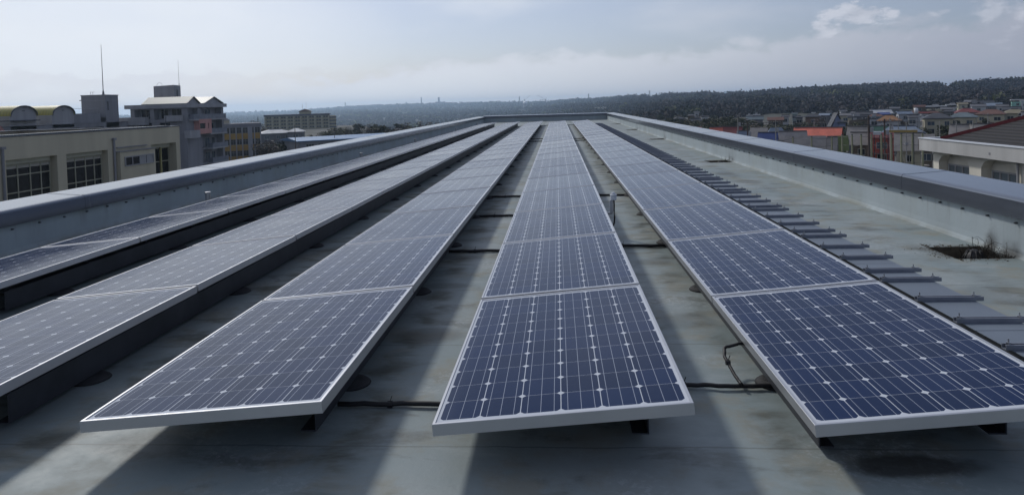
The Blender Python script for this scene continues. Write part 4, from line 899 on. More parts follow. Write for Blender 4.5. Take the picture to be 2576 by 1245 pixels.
# ------------------------------------------------------------------ houses
RNH = random.Random(21)
WALLC = {'cream': (.40, .37, .27), 'white': (.42, .43, .45), 'grey': (.14, .14, .15), 'tan': (.14, .115, .085), 'red': (.36, .085, .06), 'blue': (.24, .28, .42), 'teal': (.20, .25, .25), 'brown': (.16, .11, .08), 'mint': (.25, .48, .40), 'olive': (.16, .17, .08)}
ROOFC = {'dark grey': (.055, .058, .068), 'grey': (.13, .13, .14), 'red': (.17, .04, .038), 'orange': (.25, .13, .06), 'brown': (.13, .065, .05), 'tan': (.22, .19, .13), 'teal grey': (.11, .14, .155), 'blue': (.08, .11, .26), 'coral red': (.62, .16, .105),
         'weathered grey': (.27, .25, .235), 'olive green': (.15, .18, .06), 'green': (.11, .20, .14), 'beige': (.42, .38, .33), 'slate blue': (.18, .22, .28), 'pale': (.45, .46, .47), 'sky blue': (.075, .20, .38)}
def house(px, py_ridge, hw_px, roofc, wallc, kind='hip', hgt=7.0, rot=0.0, depth=0.75, roof_h=None, label=None, wins=2, dist=None, group='houses beyond the right parapet', shed=False, cat='house', nm='house'):
    d = dist or (14.5 - hgt) * FPX / max(8, (py_ridge - hor(px)))
    for _ in range(6):
        x, y = ground_xy(px, d); g = ground_z(x, y)
        if not dist: d = d * 0.5 + 0.5 * max(60, (CAM.z - (g + hgt)) * FPX / max(6, (py_ridge - hor(px))))
    x, y = ground_xy(px, d); g = ground_z(x, y) - .3; cosx = math.cos(math.atan((px - PW / 2) / FPX))
    zr = z_at(px, py_ridge, d) - g; W_ = 2 * hw_px * d * cosx / FPX; Dp = W_ * depth; rh = roof_h if roof_h else min(2.2, W_ * .2); ze = zr - rh; o_ = .5
    faz = -math.atan2(x, y) + rot
    h = thing(nm, (x, y, g), label, cat, group, faz)
    rm = mat('roof ' + roofc, ROOFC[roofc], .65, 0, .22, .5); wm = mat('house wall ' + wallc, WALLC[wallc], .9, 0, .12, .4)
    hx_, hy_ = W_ / 2 - o_, Dp / 2 - o_
    b = MB(); b.box(-hx_, hx_, -hy_, hy_, 0, ze); b.build('wall', wm, h)
    b = MB(); t_ = .18
    if kind == 'hip':
        r = max(0.05, (W_ - Dp) / 2 + .3)
        b.add([(-W_ / 2, -Dp / 2, ze), (W_ / 2, -Dp / 2, ze), (W_ / 2, Dp / 2, ze), (-W_ / 2, Dp / 2, ze), (-W_ / 2, -Dp / 2, ze + t_), (W_ / 2, -Dp / 2, ze + t_), (W_ / 2, Dp / 2, ze + t_), (-W_ / 2, Dp / 2, ze + t_), (-r, 0, zr), (r, 0, zr)],
              [(0, 3, 2, 1), (0, 1, 5, 4), (1, 2, 6, 5), (2, 3, 7, 6), (3, 0, 4, 7), (4, 5, 9, 8), (5, 6, 9), (6, 7, 8, 9), (7, 4, 8)])
    elif kind == 'gable':          # ridge along local x
        b.extrude([(-Dp / 2, ze - .1), (0, zr - t_), (Dp / 2, ze - .1), (Dp / 2, ze + t_ - .1), (0, zr), (-Dp / 2, ze + t_ - .1)], lambda p: (-W_ / 2, p[0], p[1]), lambda p: (W_ / 2, p[0], p[1]))
    elif kind == 'front':          # gable end facing the camera
        b.extrude([(-W_ / 2, ze - .1), (0, zr - t_), (W_ / 2, ze - .1), (W_ / 2, ze + t_ - .1), (0, zr), (-W_ / 2, ze + t_ - .1)], lambda p: (p[0], -Dp / 2, p[1]), lambda p: (p[0], Dp / 2, p[1]))
    else:
        b.box(-W_ / 2, W_ / 2, -Dp / 2, Dp / 2, ze + rh - .5, ze + rh)
    rf = fix_normals(b.build('roof', rm, h))
    if kind == 'gable':
        b = MB(); b.extrude([(-hy_ + .1, ze - .001), (0, zr - .45), (hy_ - .1, ze - .001)], lambda p: (-hx_ + .05, p[0], p[1]), lambda p: (hx_ - .05, p[0], p[1])); fix_normals(b.build('gable', wm, h))
    if kind == 'front':
        b = MB(); b.extrude([(-hx_ + .1, ze - .001), (0, zr - .45), (hx_ - .1, ze - .001)], lambda p: (p[0], -hy_ + .05, p[1]), lambda p: (p[0], hy_ - .05, p[1])); fix_normals(b.build('gable', wm, h))
    if kind in ('hip', 'gable') and RNH.random() < .8:
        b = MB(); r = (max(.05, (W_ - Dp) / 2 + .3) if kind == 'hip' else W_ / 2 - .1); b.obox((-r, 0, zr + .08), (r, 0, zr + .08), .35, .2); b.build('ridge_cap', mat('ridge tiles', (.10, .10, .105), .8), rf)
    ff = Facade((-hx_, -hy_), (1, 0), (0, -1)); fl = Facade((-hx_, hy_), (0, -1), (-1, 0)); fr = Facade((hx_, -hy_), (0, 1), (1, 0))
    if wins:
        for fc, LN in ((ff, 2 * hx_), (fl, 2 * hy_), (fr, 2 * hy_)):
            n = max(1, int(LN / 3.2)) if fc is ff else 1
            for k in range(n):
                a = LN * (k + .5) / n + RNH.uniform(-.3, .3); ww = RNH.uniform(.6, 1.0)
                fc.window(h, a - ww, a + ww, max(.8, ze - 2.1), ze - .8, .02, nx=2, fw=.09, gm__=M_GLASSB if RNH.random() < .4 else M_GLASSD)
                if ze > 4.6 and RNH.random() < .7: fc.window(h, a - ww * .9, a + ww * .9, ze - 4.6, ze - 3.1, .02, nx=2, fw=.09)
        if ze > 4.4 and RNH.random() < .6:
            b = MB(); b.box(-hx_ * .9, hx_ * .3, -hy_ - 1.4, -hy_ - .01, ze - 2.95, ze - 2.75); b.build('porch_roof', rm, h)
    if kind == 'flat' and RNH.random() < .7:
        b = MB(); b.box(-W_ * .2, W_ * .1, -Dp * .1, Dp * .2, zr + .001, zr + .8); b.build('roof_unit', M_GREYL, h)
    return h
# far suburb on the right, left to right
SUB = [(1640, 301, 11, 'pale', 'white', 'gable'), (1706, 294, 15, 'dark grey', 'grey', 'hip'), (1748, 299, 14, 'dark grey', 'grey', 'gable'), (1772, 292, 10, 'grey', 'white', 'flat'), (1752, 281, 7, 'grey', 'white', 'gable'), (1738, 288, 10, 'grey', 'tan', 'hip'), (1820, 295, 10, 'grey', 'grey', 'gable'),
       (1898, 293, 21, 'teal grey', 'grey', 'gable'), (1872, 300, 9, 'grey', 'white', 'gable'), (1903, 288, 8, 'pale', 'white', 'flat'), (1885, 290, 8, 'pale', 'grey', 'flat'), (1950, 295, 20, 'brown', 'tan', 'gable'), (1999, 284, 8, 'teal grey', 'teal', 'gable'),
       (2044, 287, 20, 'dark grey', 'brown', 'hip'), (2046, 283, 5, 'pale', 'white', 'flat'), (2075, 285, 14, 'slate blue', 'grey', 'gable'), (2128, 285, 17, 'grey', 'cream', 'hip'), (2157, 293, 24, 'dark grey', 'tan', 'flat'), (2173, 281, 20, 'dark grey', 'grey', 'gable'), (2148, 281, 11, 'grey', 'white', 'hip'),
       (2203, 287, 17, 'brown', 'white', 'hip'), (2200, 294, 15, 'teal grey', 'white', 'flat'), (2214, 276, 25, 'pale', 'white', 'gable'), (2222, 283, 14, 'blue', 'grey', 'gable'), (2273, 280, 18, 'slate blue', 'white', 'gable'), (2301, 279, 16, 'brown', 'white', 'hip'), (2296, 290, 13, 'grey', 'white', 'gable'),
       (2325, 281, 11, 'red', 'white', 'gable'), (2345, 279, 16, 'brown', 'tan', 'hip'), (2357, 285, 34, 'dark grey', 'cream', 'hip'), (2422, 283, 32, 'teal grey', 'cream', 'hip'), (2432, 273, 28, 'red', 'white', 'hip'), (2386, 277, 13, 'dark grey', 'grey', 'hip'),
       (2494, 275, 33, 'brown', 'cream', 'hip'), (2552, 275, 28, 'tan', 'cream', 'hip'), (2545, 269, 20, 'dark grey', 'brown', 'gable'), (2590, 282, 20, 'grey', 'blue', 'gable'), (2355, 267, 22, 'pale', 'cream', 'flat'), (2398, 263, 17, 'pale', 'white', 'flat'), (2420, 258, 12, 'tan', 'cream', 'gable'), (2382, 270, 14, 'grey', 'tan', 'gable'),
       (2460, 262, 17, 'grey', 'white', 'gable'), (2472, 254, 24, 'dark grey', 'grey', 'gable'), (2498, 259, 19, 'slate blue', 'grey', 'gable'), (2521, 263, 14, 'grey', 'white', 'gable'), (2442, 252, 14, 'grey', 'tan', 'gable'), (2560, 251, 15, 'pale', 'mint', 'flat'), (2578, 254, 10, 'pale', 'white', 'flat'),
       (2250, 269, 12, 'grey', 'grey', 'gable'), (2312, 264, 14, 'brown', 'tan', 'gable'), (2120, 277, 9, 'grey', 'white', 'gable'), (2085, 279, 8, 'dark grey', 'white', 'hip'), (2010, 292, 10, 'dark grey', 'grey', 'hip'), (1975, 290, 10, 'grey', 'white', 'gable')]
SUB.sort(key=lambda q: q[0])
for i, (px, py, hwp, rc, wc, kd) in enumerate(SUB):
    house(px, py, hwp, rc, wc, kd, hgt=RNH.uniform(5.6, 6.8) if kd != 'flat' else 5.0, rot=RNH.uniform(-.35, .35) if kd != 'flat' else RNH.uniform(-.1, .1), depth=RNH.uniform(.6, .85),
          label=f'small {wc} house with {rc} {kd if kd != "front" else "gable"} roof, {ordinal(i + 1)} from left in the hillside suburb', group='houses of the hillside suburb')
house(2102, 284, 18, 'dark grey', 'blue', 'front', hgt=8.2, rot=.25, depth=1.0, roof_h=4.6, label='pale blue house with steep dark gable end facing the roof', group='houses of the hillside suburb')
house(2236, 290, 27, 'orange', 'white', 'hip', hgt=6.4, rot=-.1, depth=.8, roof_h=1.9, label='white house with bright orange brown hip roof', group='houses of the hillside suburb')
house(2118, 307, 11, 'dark grey', 'blue', 'flat', hgt=5.0, label='little blue grey annex in front of the steep gable house', group='houses of the hillside suburb')
# shop village of odd tilted roofs nearer the ball nets
VIL = [(1743, 320, 20, 'coral red', 'cream', 'gable', -.3, 3.2, 'low house with faded coral roof, leftmost of the village roofs'), (1836, 319.5, 30, 'red', 'cream', 'gable', -.25, 4.0, 'house with dark red roof left of the near utility pole'),
       (1800, 321, 16, 'coral red', 'tan', 'gable', .2, 3.6, 'house with pinkish red roof between two red roofs'), (1868, 330, 16, 'slate blue', 'tan', 'gable', .35, 2.6, 'little slate roofed house right of the dark red roof'),
       (1908, 322, 22, 'weathered grey', 'tan', 'gable', -.3, 3.6, 'house with weathered grey roof and tan gable by the near utility pole'), (1951, 322, 24, 'slate blue', 'blue', 'hip', .1, 3.0, 'blue walled house with slate blue hip roof'),
       (1930, 334, 24, 'blue', 'blue', 'gable', -.15, 3.2, 'house with deep blue roof in front of the slate blue hip roof'), (1990, 331, 36, 'weathered grey', 'cream', 'gable', .05, 3.4, 'wide weathered roof left of the coral red hall'),
       (2056, 321, 56, 'coral red', 'cream', 'gable', -.12, 4.2, 'long hall with bright coral red roof and cream gable'), (1996, 343, 22, 'weathered grey', 'tan', 'gable', -.2, 4.4, 'steep weathered roof in front of the wide weathered roof'),
       (2048, 342, 27, 'weathered grey', 'brown', 'gable', -.15, 5.2, 'large steep weathered roof in front of the coral red hall'), (2115, 342, 16, 'olive green', 'olive', 'gable', .25, 5.2, 'house with steep olive green roof beside the nets'),
       (2092, 345, 13, 'weathered grey', 'brown', 'gable', -.2, 5.0, 'narrow weathered roof left of the olive roof'), (2158, 319, 26, 'weathered grey', 'grey', 'gable', -.3, 4.0, 'stepped weathered roof right of the coral red hall'),
       (2163, 334, 24, 'beige', 'tan', 'gable', -.1, 3.8, 'beige roofed house behind the tall brown utility pole'), (2210, 318, 24, 'green', 'grey', 'gable', .1, 3.0, 'house with dull green roof behind the red shop'),
       (2268, 317, 52, 'slate blue', 'grey', 'hip', -.05, 3.2, 'broad pale slate hip roof behind the red shop'), (2218, 334, 32, 'red', 'red', 'gable', 0, 2.0, 'red walled shop with white awning board'),
       (2284, 335, 32, 'beige', 'beige' if False else 'cream', 'gable', .0, 5.6, 'big beige slanted roof right of the red shop'), (2330, 338, 18, 'beige', 'tan', 'gable', .1, 4.4, 'low beige slab roof left of the tiled hall'), (2416, 314, 24, 'weathered grey', 'tan', 'gable', -.2, 3.5, 'weathered roof just behind the red roof hip, rightmost village roof'),
       (2470, 313, 26, 'beige', 'tan', 'gable', .1, 2.5, 'pinkish beige low roof behind the tiled hall')]
VPX = [16, 22, 18, 13, 22, 18, 22, 21, 24, 27, 34, 33, 30, 29, 27, 17, 19, 12, 38, 32, 22, 15]
for (px, py, hwp, rc, wc, kd, rt, _, lb), vp in zip(VIL, VPX):
    dv = 8.9 * FPX / (py - hor(px)); rh_ = vp * dv / FPX
    house(px, py, hwp, rc, wc, kd, hgt=5.6, dist=dv, rot=rt, depth=.5 + rh_ * .03, roof_h=rh_, label=lb, wins=1, group='village roofs near the nets', cat='shop')
def loose_box(px, py0, py1, hwp, d, name, label, cat, m1, depth=.4, z_under=None):
    x, y = ground_xy(px, d); c = math.cos(math.atan((px - PW / 2) / FPX)); W_ = hwp * d * c / FPX; z1, z0 = z_at(px, py0, d), z_at(px, py1, d)
    t_ = thing(name, (x, y, ground_z(x, y)), label, cat, None, -math.atan2(x, y)); g = ground_z(x, y)
    b = MB(); b.box(-W_, W_, 0, depth, z0 - g, z1 - g); b.build('board', m1, t_)
    b = MB(); b.box(-W_ * .8, -W_ * .8 + .12, .1, .22, 0, z0 - g - .001); b.box(W_ * .8 - .12, W_ * .8, .1, .22, 0, z0 - g - .001); b.build('post', M_GALV, t_); return t_
loose_box(2205, 332, 340, 9, 118, 'awning_board', 'white topped grey awning board before the red shop', 'board', mat('awning white', (.5, .52, .54), .6), 1.0)
loose_box(2265, 328, 334, 36, 135, 'yellow_board', 'long yellow ochre signboard band above the beige roof', 'board', mat('ochre board', (.34, .24, .075), .7), .3)
# left town
house(690, 326, 42, 'pale', 'grey', 'hip', hgt=6.5, rot=.2, depth=.7, roof_h=1.6, label='low house with wide pale hip roof before the cream hotel block', group='houses beyond the left parapet')
house(743, 323, 21, 'pale', 'grey', 'hip', hgt=7.0, rot=-.2, depth=.9, roof_h=1.5, label='small house with pale hip roof right of the wide pale one', group='houses beyond the left parapet')
house(1000, 324, 10, 'grey', 'white', 'gable', hgt=5, label='small white house among trees left of the blue roof end', group='houses beyond the left parapet')
house(1060, 323, 12, 'pale', 'white', 'gable', hgt=5, label='low white shed roof among trees beyond the blue roof', group='houses beyond the left parapet')
# long blue roof
dB = 200; xb0, yb0 = ground_xy(742, dB); xb1, yb1 = ground_xy(945, dB * 1.04); Bh = thing('gymnasium', (xb0, yb0, GZ), 'long low hall with sky blue ribbed roof beyond the left parapet', 'building', None, math.atan2(yb1 - yb0, xb1 - xb0))
Lb = math.hypot(xb1 - xb0, yb1 - yb0) + 4; zr_ = z_at(800, 345, dB) - GZ; zf_ = z_at(760, 353, dB) - GZ
M_BLUER = stripe_material('sky blue ribbed roof', (.075, .19, .36), (.05, .13, .26), 0, .5, .85, .5)
b = MB(); b.extrude([(0, zf_), (9, zr_), (18, zf_), (18, zf_ - .25), (0, zf_ - .25)], lambda p: (-1.5, p[0] - 6, p[1]), lambda p: (Lb, p[0] - 6, p[1])); fix_normals(b.build('roof', M_BLUER, Bh))
b = MB(); b.box(-.8, Lb - 1, -5.2, 11, 0, zf_ - .251); b.build('wall', M_GREYW, Bh)
fB = Facade((0, -5.2), (1, 0), (0, -1))
for k in range(7): fB.window(Bh, 1.2 + k * 3.4, 3.4 + k * 3.4, zf_ - 2.6, zf_ - 1.0, .01, nx=3)

# right: white hall with tiled hip roof
XRR = 19.5
Rb = thing('school_hall', (XRR, 34, GZ), 'white hall with arched windows, deep fascia and dark tiled red-ridged hip roof', 'building')
zo = -GZ; fR = Facade((0, -34), (0, -1), (-1, 0)); fR.o = Vector((0, -34, 0))
def yr(y): return -y       # facade u runs towards the camera: u = -Y
zTop, zBot = -.925 + zo, -1.54 + zo
M_HALL = mat('aged white render', (.64, .61, .53), .9, 0, .14, .6, streak=True)
b = MB()
ZW = zBot; wn_sp = [(35.85, 33.3, 33.0), (32.4, 29.95, 29.7), (29.2, 26.9, 26.6), (26.0, 23.6, 23.4), (22.6, 20.4, 20.1)]
# front wall with arched recesses: built from vertical strips
a_ = 37.3; zl0 = 7.0
holes = []
for (s0, s1, _) in wn_sp: holes.append((s1, s0))
edges = [36.35] + [v_ for h_ in holes for v_ in h_] + [14.0]
def wq(y0, y1, z0, z1, d=0): b.add([(-d, y0 - 34, z0), (-d, y1 - 34, z0), (-d, y1 - 34, z1), (-d, y0 - 34, z1)], [(0, 1, 2, 3)])
prev = 36.35
for (y1_, y0_) in [(h_[1], h_[0]) for h_ in holes]:
    wq(y1_, prev, 0, ZW); prev = y0_
    n = 12; W_ = y1_ - y0_; pts = []
    for k in range(n + 1):
        f = k / n; yq = y0_ + W_ * f; e = abs(2 * f - 1); zq = ZW - .10 - .42 * (1 - math.sqrt(max(0, 1 - e ** 2.6))); pts.append((yq, zq))
    for k in range(n):
        (ya, za), (yb_, zb) = pts[k], pts[k + 1]
        b.add([(0, ya - 34, za), (0, yb_ - 34, zb), (0, yb_ - 34, ZW), (0, ya - 34, ZW)], [(0, 1, 2, 3)]); b.add([(0, ya - 34, za), (0, yb_ - 34, zb), (.45, yb_ - 34, zb), (.45, ya - 34, za)], [(0, 1, 2, 3)])
    for yq in (y0_, y1_): b.add([(0, yq - 34, 3), (.45, yq - 34, 3), (.45, yq - 34, ZW - .52), (0, yq - 34, ZW - .52)], [(0, 1, 2, 3)])
    b.add([(.45, y0_ - 34, 3), (.45, y1_ - 34, 3), (.45, y1_ - 34, ZW), (.45, y0_ - 34, ZW)], [(0, 1, 2, 3)]); wq(y0_, y1_, 0, 3)
wq(14.0, prev, 0, ZW)
b.add([(0, 2.35, 0), (18, 2.35, 0), (18, 2.35, ZW), (0, 2.35, ZW)], [(0, 1, 2, 3)]); b.add([(0, -20, 0), (18, -20, 0), (18, -20, ZW), (0, -20, ZW)], [(0, 1, 2, 3)])
b.build('wall', M_HALL, Rb)
fW = Facade((.45, -34), (0, 1), (-1, 0))
for (s0, s1, _) in wn_sp: fW.window(Rb, s1 + .05, s0 - .15, 5.0, ZW - .62, .01, nx=4, fm_=M_GREYL, gm__=mat('grey blue blinds behind glass', (.15, .18, .20), .12, 0, .12, .7), fw=.07)
b = MB(); Rb_y1 = 36.85; b.box(-.45, 19, 13 - 34, Rb_y1 - 34, zBot + .001, zBot + .08); b.box(-.45, -.20, 13 - 34, Rb_y1 - 34, zBot + .081, zTop); b.box(-.199, 19, Rb_y1 - 34.25, Rb_y1 - 34, zBot + .081, zTop); b.build('fascia', mat('weathered concrete fascia', (.44, .44, .43), .9, 0, .18, .7, streak=True), Rb)
b = MB(); b.box(-.49, -.16, 12.96 - 34, Rb_y1 + .04 - 34, zTop + .001, zTop + .05); b.box(-.16, 19, Rb_y1 - 34.28, Rb_y1 - 33.96, zTop + .001, zTop + .05); b.build('fascia_cap', M_WHITEP, Rb)
# hip roof: left slope rises to the right, ridge hip red
M_TILE = stripe_material('dark interlocking tiles', (.030, .028, .030), (.008, .008, .009), 2, .118, .62, .85, .14, 1.0, .25)
yh = Rb_y1 - 34 - .8; p0 = (.25, yh, zTop - .02); rise = 4.0; run = 9.2
b = MB(); b.add([p0, (.25, -22, zTop - .02), (run + .25, -22, zTop + rise), (run + .25, yh - run, zTop + rise)], [(0, 1, 2, 3)]); b.add([p0, (run + .25, yh - run, zTop + rise), (19, yh - run, zTop + rise), (19, yh, zTop - .02)], [(0, 1, 2, 3)])
fix_normals(b.build('roof', M_TILE, Rb))
b = MB(); b.obox((.25, yh, zTop + .03), (run + .25, yh - run, zTop + rise + .05), .26, .16); b.obox((run + .25, yh - run, zTop + rise + .05), (run + .25, -22, zTop + rise + .05), .3, .2); b.build('ridge_tiles', mat('oxblood ridge tile', (.15, .022, .025), .5, 0, .15, 1), Rb)
for yq in (29.85, 23.5):
    b = MB(); b.tube([(-.10, yq - 34.1, .5), (-.10, yq - 34.1, ZW)], .055, 8); b.build('drain_pipe', M_GREYL, Rb)
b = MB(); b.box(-.465, -.451, 31.0 - 34, 31.1 - 34, zTop - .42, zTop - .32); b.build('stain_plate', M_GREYW, Rb)

# ------------------------------------------------------------------ trees
def crown_mesh(nm, n, rx, rz, leaf, seed, clump=9, open_=0.0, cone=False):
    rn = np.random.RandomState(seed); cl = []
    for k in range(clump):
        d = rn.normal(size=3); d /= np.linalg.norm(d); q = rn.uniform(.25, .8); c = d * np.array([rx, rx, rz]) * q; c[2] += rz
        if cone: c[:2] *= max(.08, 1 - c[2] / (2.1 * rz))
        cl.append((c, rn.uniform(.32, .55) * min(rx, rz), rn.uniform(0, 1)))
    V, F, T = [], [], []
    for i in range(n):
        c, r, tn = cl[rn.randint(clump)]; d = rn.normal(size=3); d /= np.linalg.norm(d); p = c + d * r * rn.uniform(.55, 1.08)
        a = rn.normal(size=3); a /= np.linalg.norm(a); b_ = np.cross(a, d + rn.normal(size=3) * .4); b_ /= (np.linalg.norm(b_) + 1e-6); s = leaf * rn.uniform(.5, 1.3)
        k = len(V); V += [tuple(p - a * s), tuple(p + b_ * s * .6), tuple(p + a * s), tuple(p - b_ * s * .6)]; F.append((k, k + 1, k + 2, k + 3)); T += [min(1, max(0, tn * .6 + rn.uniform(0, .4)))] * 4
    me = bpy.data.meshes.new(nm); me.from_pydata(V, [], F); at = me.attributes.new('tone', 'FLOAT', 'POINT'); at.data.foreach_set('value', T); return me
M_EVER = foliage_material('evergreen leaves', (.014, .020, .009), (.052, .060, .024)); M_OLIVE = foliage_material('olive leaves', (.030, .034, .014), (.085, .085, .035)); M_BARE = foliage_material('bare twigs', (.040, .032, .026), (.095, .078, .060)); M_BARK = mat('bark', (.07, .055, .045), .95, 0, .3, 3)
CR = []
for k in range(4): me = crown_mesh('crown', 900, 2.6, 2.7, .34, 40 + k, 12); me.materials.append(M_EVER); CR.append(('evergreen', me))
for k in range(2): me = crown_mesh('crown', 700, 2.5, 2.6, .32, 60 + k, 10); me.materials.append(M_OLIVE); CR.append(('olive', me))
for k in range(2): me = crown_mesh('crown', 520, 2.6, 3.0, .26, 80 + k, 11); me.materials.append(M_BARE); CR.append(('bare', me))
for k in range(2): me = crown_mesh('crown', 800, 1.9, 3.2, .30, 90 + k, 14, cone=True); me.materials.append(M_EVER); CR.append(('conifer', me))
def trunk_mesh():
    b = MB(); b.tube([(0, 0, 0), (.03, 0, 1.2), (0, .05, 2.6), (.05, 0, 4.2)], .22, 7, True, .06)
    rn = random.Random(5)
    for k in range(6):
        a = k * 1.05; z = 1.8 + k * .4; b.tube([(0, 0, z), (.8 * math.cos(a), .8 * math.sin(a), z + .7), (1.5 * math.cos(a), 1.5 * math.sin(a), z + 1.6)], .07, 5, False, .02)
    o = b.build('trunk', M_BARK); me = o.data; bpy.data.objects.remove(o); return me
TRUNK = trunk_mesh()
DESC = {'evergreen': 'dark bushy evergreen tree', 'olive': 'olive green rounded tree', 'bare': 'brown bare winter tree', 'conifer': 'dark pointed conifer'}
RNT = random.Random(99); TREES = []
def tree_at(px, py_top, hgt, kind, d=None):
    if d is None:
        d = 150.0
        for _ in range(8):
            x, y = ground_xy(px, d); d = .5 * d + .5 * max(50, (CAM.z - ground_z(x, y) - hgt) * FPX / max(6, py_top - hor(px)))
    TREES.append((px, d, hgt, kind))
# dark belt behind the village, right
for k in range(64):
    px = RNT.uniform(1640, 2110); base_top = np.interp(px, [1645, 1760, 1850, 1900, 2000, 2110], [303, 300, 292, 301, 299, 308])
    tree_at(px, base_top + RNT.uniform(-5, 9), RNT.uniform(5.2, 7.0), RNT.choice(['evergreen', 'evergreen', 'olive', 'evergreen', 'evergreen', 'bare']))
tree_at(1836, 284.5, 8.4, 'evergreen'); tree_at(1820, 288, 8, 'evergreen'); tree_at(1851, 289, 7.8, 'evergreen'); tree_at(1808, 291, 7.5, 'evergreen'); tree_at(1866, 292, 7.2, 'evergreen'); tree_at(1745, 296, 7, 'olive')
for k in range(36):
    px = RNT.uniform(2080, 2576); tree_at(px, RNT.uniform(292, 312), RNT.uniform(4, 6.5), RNT.choice(['evergreen', 'evergreen', 'bare', 'olive', 'conifer']))
for px, py, hh, kd in ((2322, 302, 5, 'olive'), (2418, 298, 6, 'evergreen'), (2430, 301, 6, 'evergreen'), (2404, 304, 5, 'olive'), (2500, 291, 6.5, 'evergreen'), (2484, 294, 6, 'evergreen'), (2516, 290, 6, 'olive'), (2326, 268, 8, 'conifer'), (2352, 272, 8, 'evergreen'), (2380, 271, 8, 'evergreen'), (2180, 303, 6, 'evergreen'), (2140, 308, 6, 'evergreen')): tree_at(px, py, hh, kd)
for k in range(30): tree_at(RNT.uniform(2050, 2570), RNT.uniform(262, 288), RNT.uniform(5, 7), RNT.choice(['evergreen', 'bare', 'bare', 'conifer', 'evergreen']))
# autumn shrubs and bare scrub under the ball nets
for k in range(40): px = RNT.uniform(1990, 2360); tree_at(px, np.interp(px, [1990, 2120, 2360], [366, 374, 392]) + RNT.uniform(-3, 14), RNT.uniform(2.2, 4.0), RNT.choice(['bare', 'bare', 'olive', 'evergreen']))
# left town trees
for px, py, hh, kd in ((655, 345, 7, 'bare'), (672, 344, 7, 'bare'), (690, 346, 7, 'bare'), (704, 348, 6, 'evergreen'), (714, 350, 5.5, 'conifer'), (680, 350, 6, 'evergreen'), (662, 352, 6, 'bare'), (622, 381, 3.6, 'conifer'), (640, 392, 3, 'olive'), (730, 352, 4, 'bare'),
                       (948, 309, 9, 'evergreen'), (938, 314, 8, 'evergreen'), (960, 313, 8, 'evergreen'), (900, 318, 7, 'bare'), (880, 322, 7, 'bare'), (860, 315, 8, 'olive'), (836, 318, 8, 'olive'), (846, 313, 8, 'olive'), (815, 325, 6, 'olive'), (890, 322, 7, 'evergreen'), (918, 318, 8, 'bare'), (985, 314, 8, 'bare'),
                       (1010, 308, 9, 'bare'), (1032, 306, 9, 'bare'), (1022, 312, 8, 'olive'), (1052, 309, 8, 'bare'), (1075, 312, 8, 'evergreen'), (1062, 313, 7, 'bare'), (1098, 308, 8, 'evergreen'), (1114, 309, 7, 'conifer'), (970, 318, 7, 'bare'), (1085, 315, 7, 'olive'), (1130, 312, 7, 'bare'), (780, 331, 6, 'olive'), (800, 330, 6, 'bare'), (640, 300, 9, 'bare'), (660, 308, 9, 'bare')): tree_at(px, py, hh, kd)
for k in range(26): tree_at(RNT.uniform(815, 1205), RNT.uniform(304, 320), RNT.uniform(6, 8.5), RNT.choice(['bare', 'bare', 'evergreen', 'olive']))
for k in range(46): tree_at(RNT.uniform(1540, 1800), RNT.uniform(284, 304), RNT.uniform(5, 7.5), RNT.choice(['evergreen', 'bare', 'evergreen', 'olive']))
TREES.sort(key=lambda q: q[0])
CNT = {}
TREES = [q for q in TREES if not (1985 < q[0] < 2122 and 125 < q[1] < 205)]
for i, (px, d, hgt, kind) in enumerate(TREES):
    x, y = ground_xy(px, d); side = 'before the left hills' if px < 1300 else ('below the ball nets' if d < 165 else ('behind the village roofs' if d < 235 else ('near the far roof corner' if px < 1900 else 'among the hillside houses'))); CNT[(side, kind)] = CNT.get((side, kind), 0) + 1
    me = RNT.choice([m for q, m in CR if q == kind]); s_ = hgt / (8.3 if kind in ('conifer', 'bare') else 7.7)
    t_ = thing('pine_tree' if kind == 'conifer' else 'tree', (x, y, ground_z(x, y) - .1), f'{DESC[kind]} {side}, {ordinal(CNT[(side, kind)])} of its kind from left', 'tree', f'trees {side}', RNT.uniform(0, 6.28))
    wk = RNT.uniform(1.1, 1.6) if kind != 'conifer' else 1.0
    t_.scale = (s_ * wk, s_ * wk * RNT.uniform(.85, 1.1), s_)
    link('trunk', TRUNK, t_); link('crown', me, t_, (0, 0, 1.9))

# ------------------------------------------------------------------ poles, wires, masts
M_POLE = mat('concrete pole', (.27, .265, .25), .85, 0, .12, 1.0); M_POLEB = mat('brown steel pole', (.085, .06, .05), .7, 0, .12, 1.0); M_NETP = mat('olive net pole', (.26, .26, .17), .7, 0, .15, 1.0)
def pole_top(px, py, d): 
    x, y = ground_xy(px, d); return x, y, z_at(px, py, d)
POLES = {}
def utility_pole(key, px, py, d, label, m=None, r=.15, arms=1, box=True):
    x, y, zt_ = pole_top(px, py, d); g = ground_z(x, y); t_ = thing('utility_pole', (x, y, g), label, 'utility pole', 'utility poles', -math.atan2(x, y)); H_ = zt_ - g
    b = MB(); b.tube([(0, 0, 0), (0, 0, H_ / 2), (0, 0, H_)], r, 8, True, r * .65); b.build('pole', m or M_POLE, t_)
    for k in range(arms): b = MB(); b.box(-.9, .9, -.14, -.06, H_ - .5 - k * .8, H_ - .4 - k * .8); b.build('crossarm', M_GALV, t_)
    b = MB()
    for xx in (-.8, -.35, .35, .8): b.lathe([(.05, H_ - .39), (.06, H_ - .30), (.03, H_ - .22)], xx, -.1, 6)
    b.build('insulators', M_GREYL, t_)
    if box: b = MB(); b.lathe([(.05, H_ - 2.3), (.22, H_ - 2.25), (.22, H_ - 1.6), (.05, H_ - 1.55)], .36, 0, 10); b.build('transformer', M_GREYL, t_)
    POLES[key] = Vector((x, y, zt_ - .3)); return t_
utility_pole('a', 1855, 290, 150, 'pale utility pole with white lamp boxes nearest the dark red roof'); utility_pole('b', 1879, 307, 120, 'short brown pole with white floodlight right of the pale utility pole', M_POLEB, .14, 1)
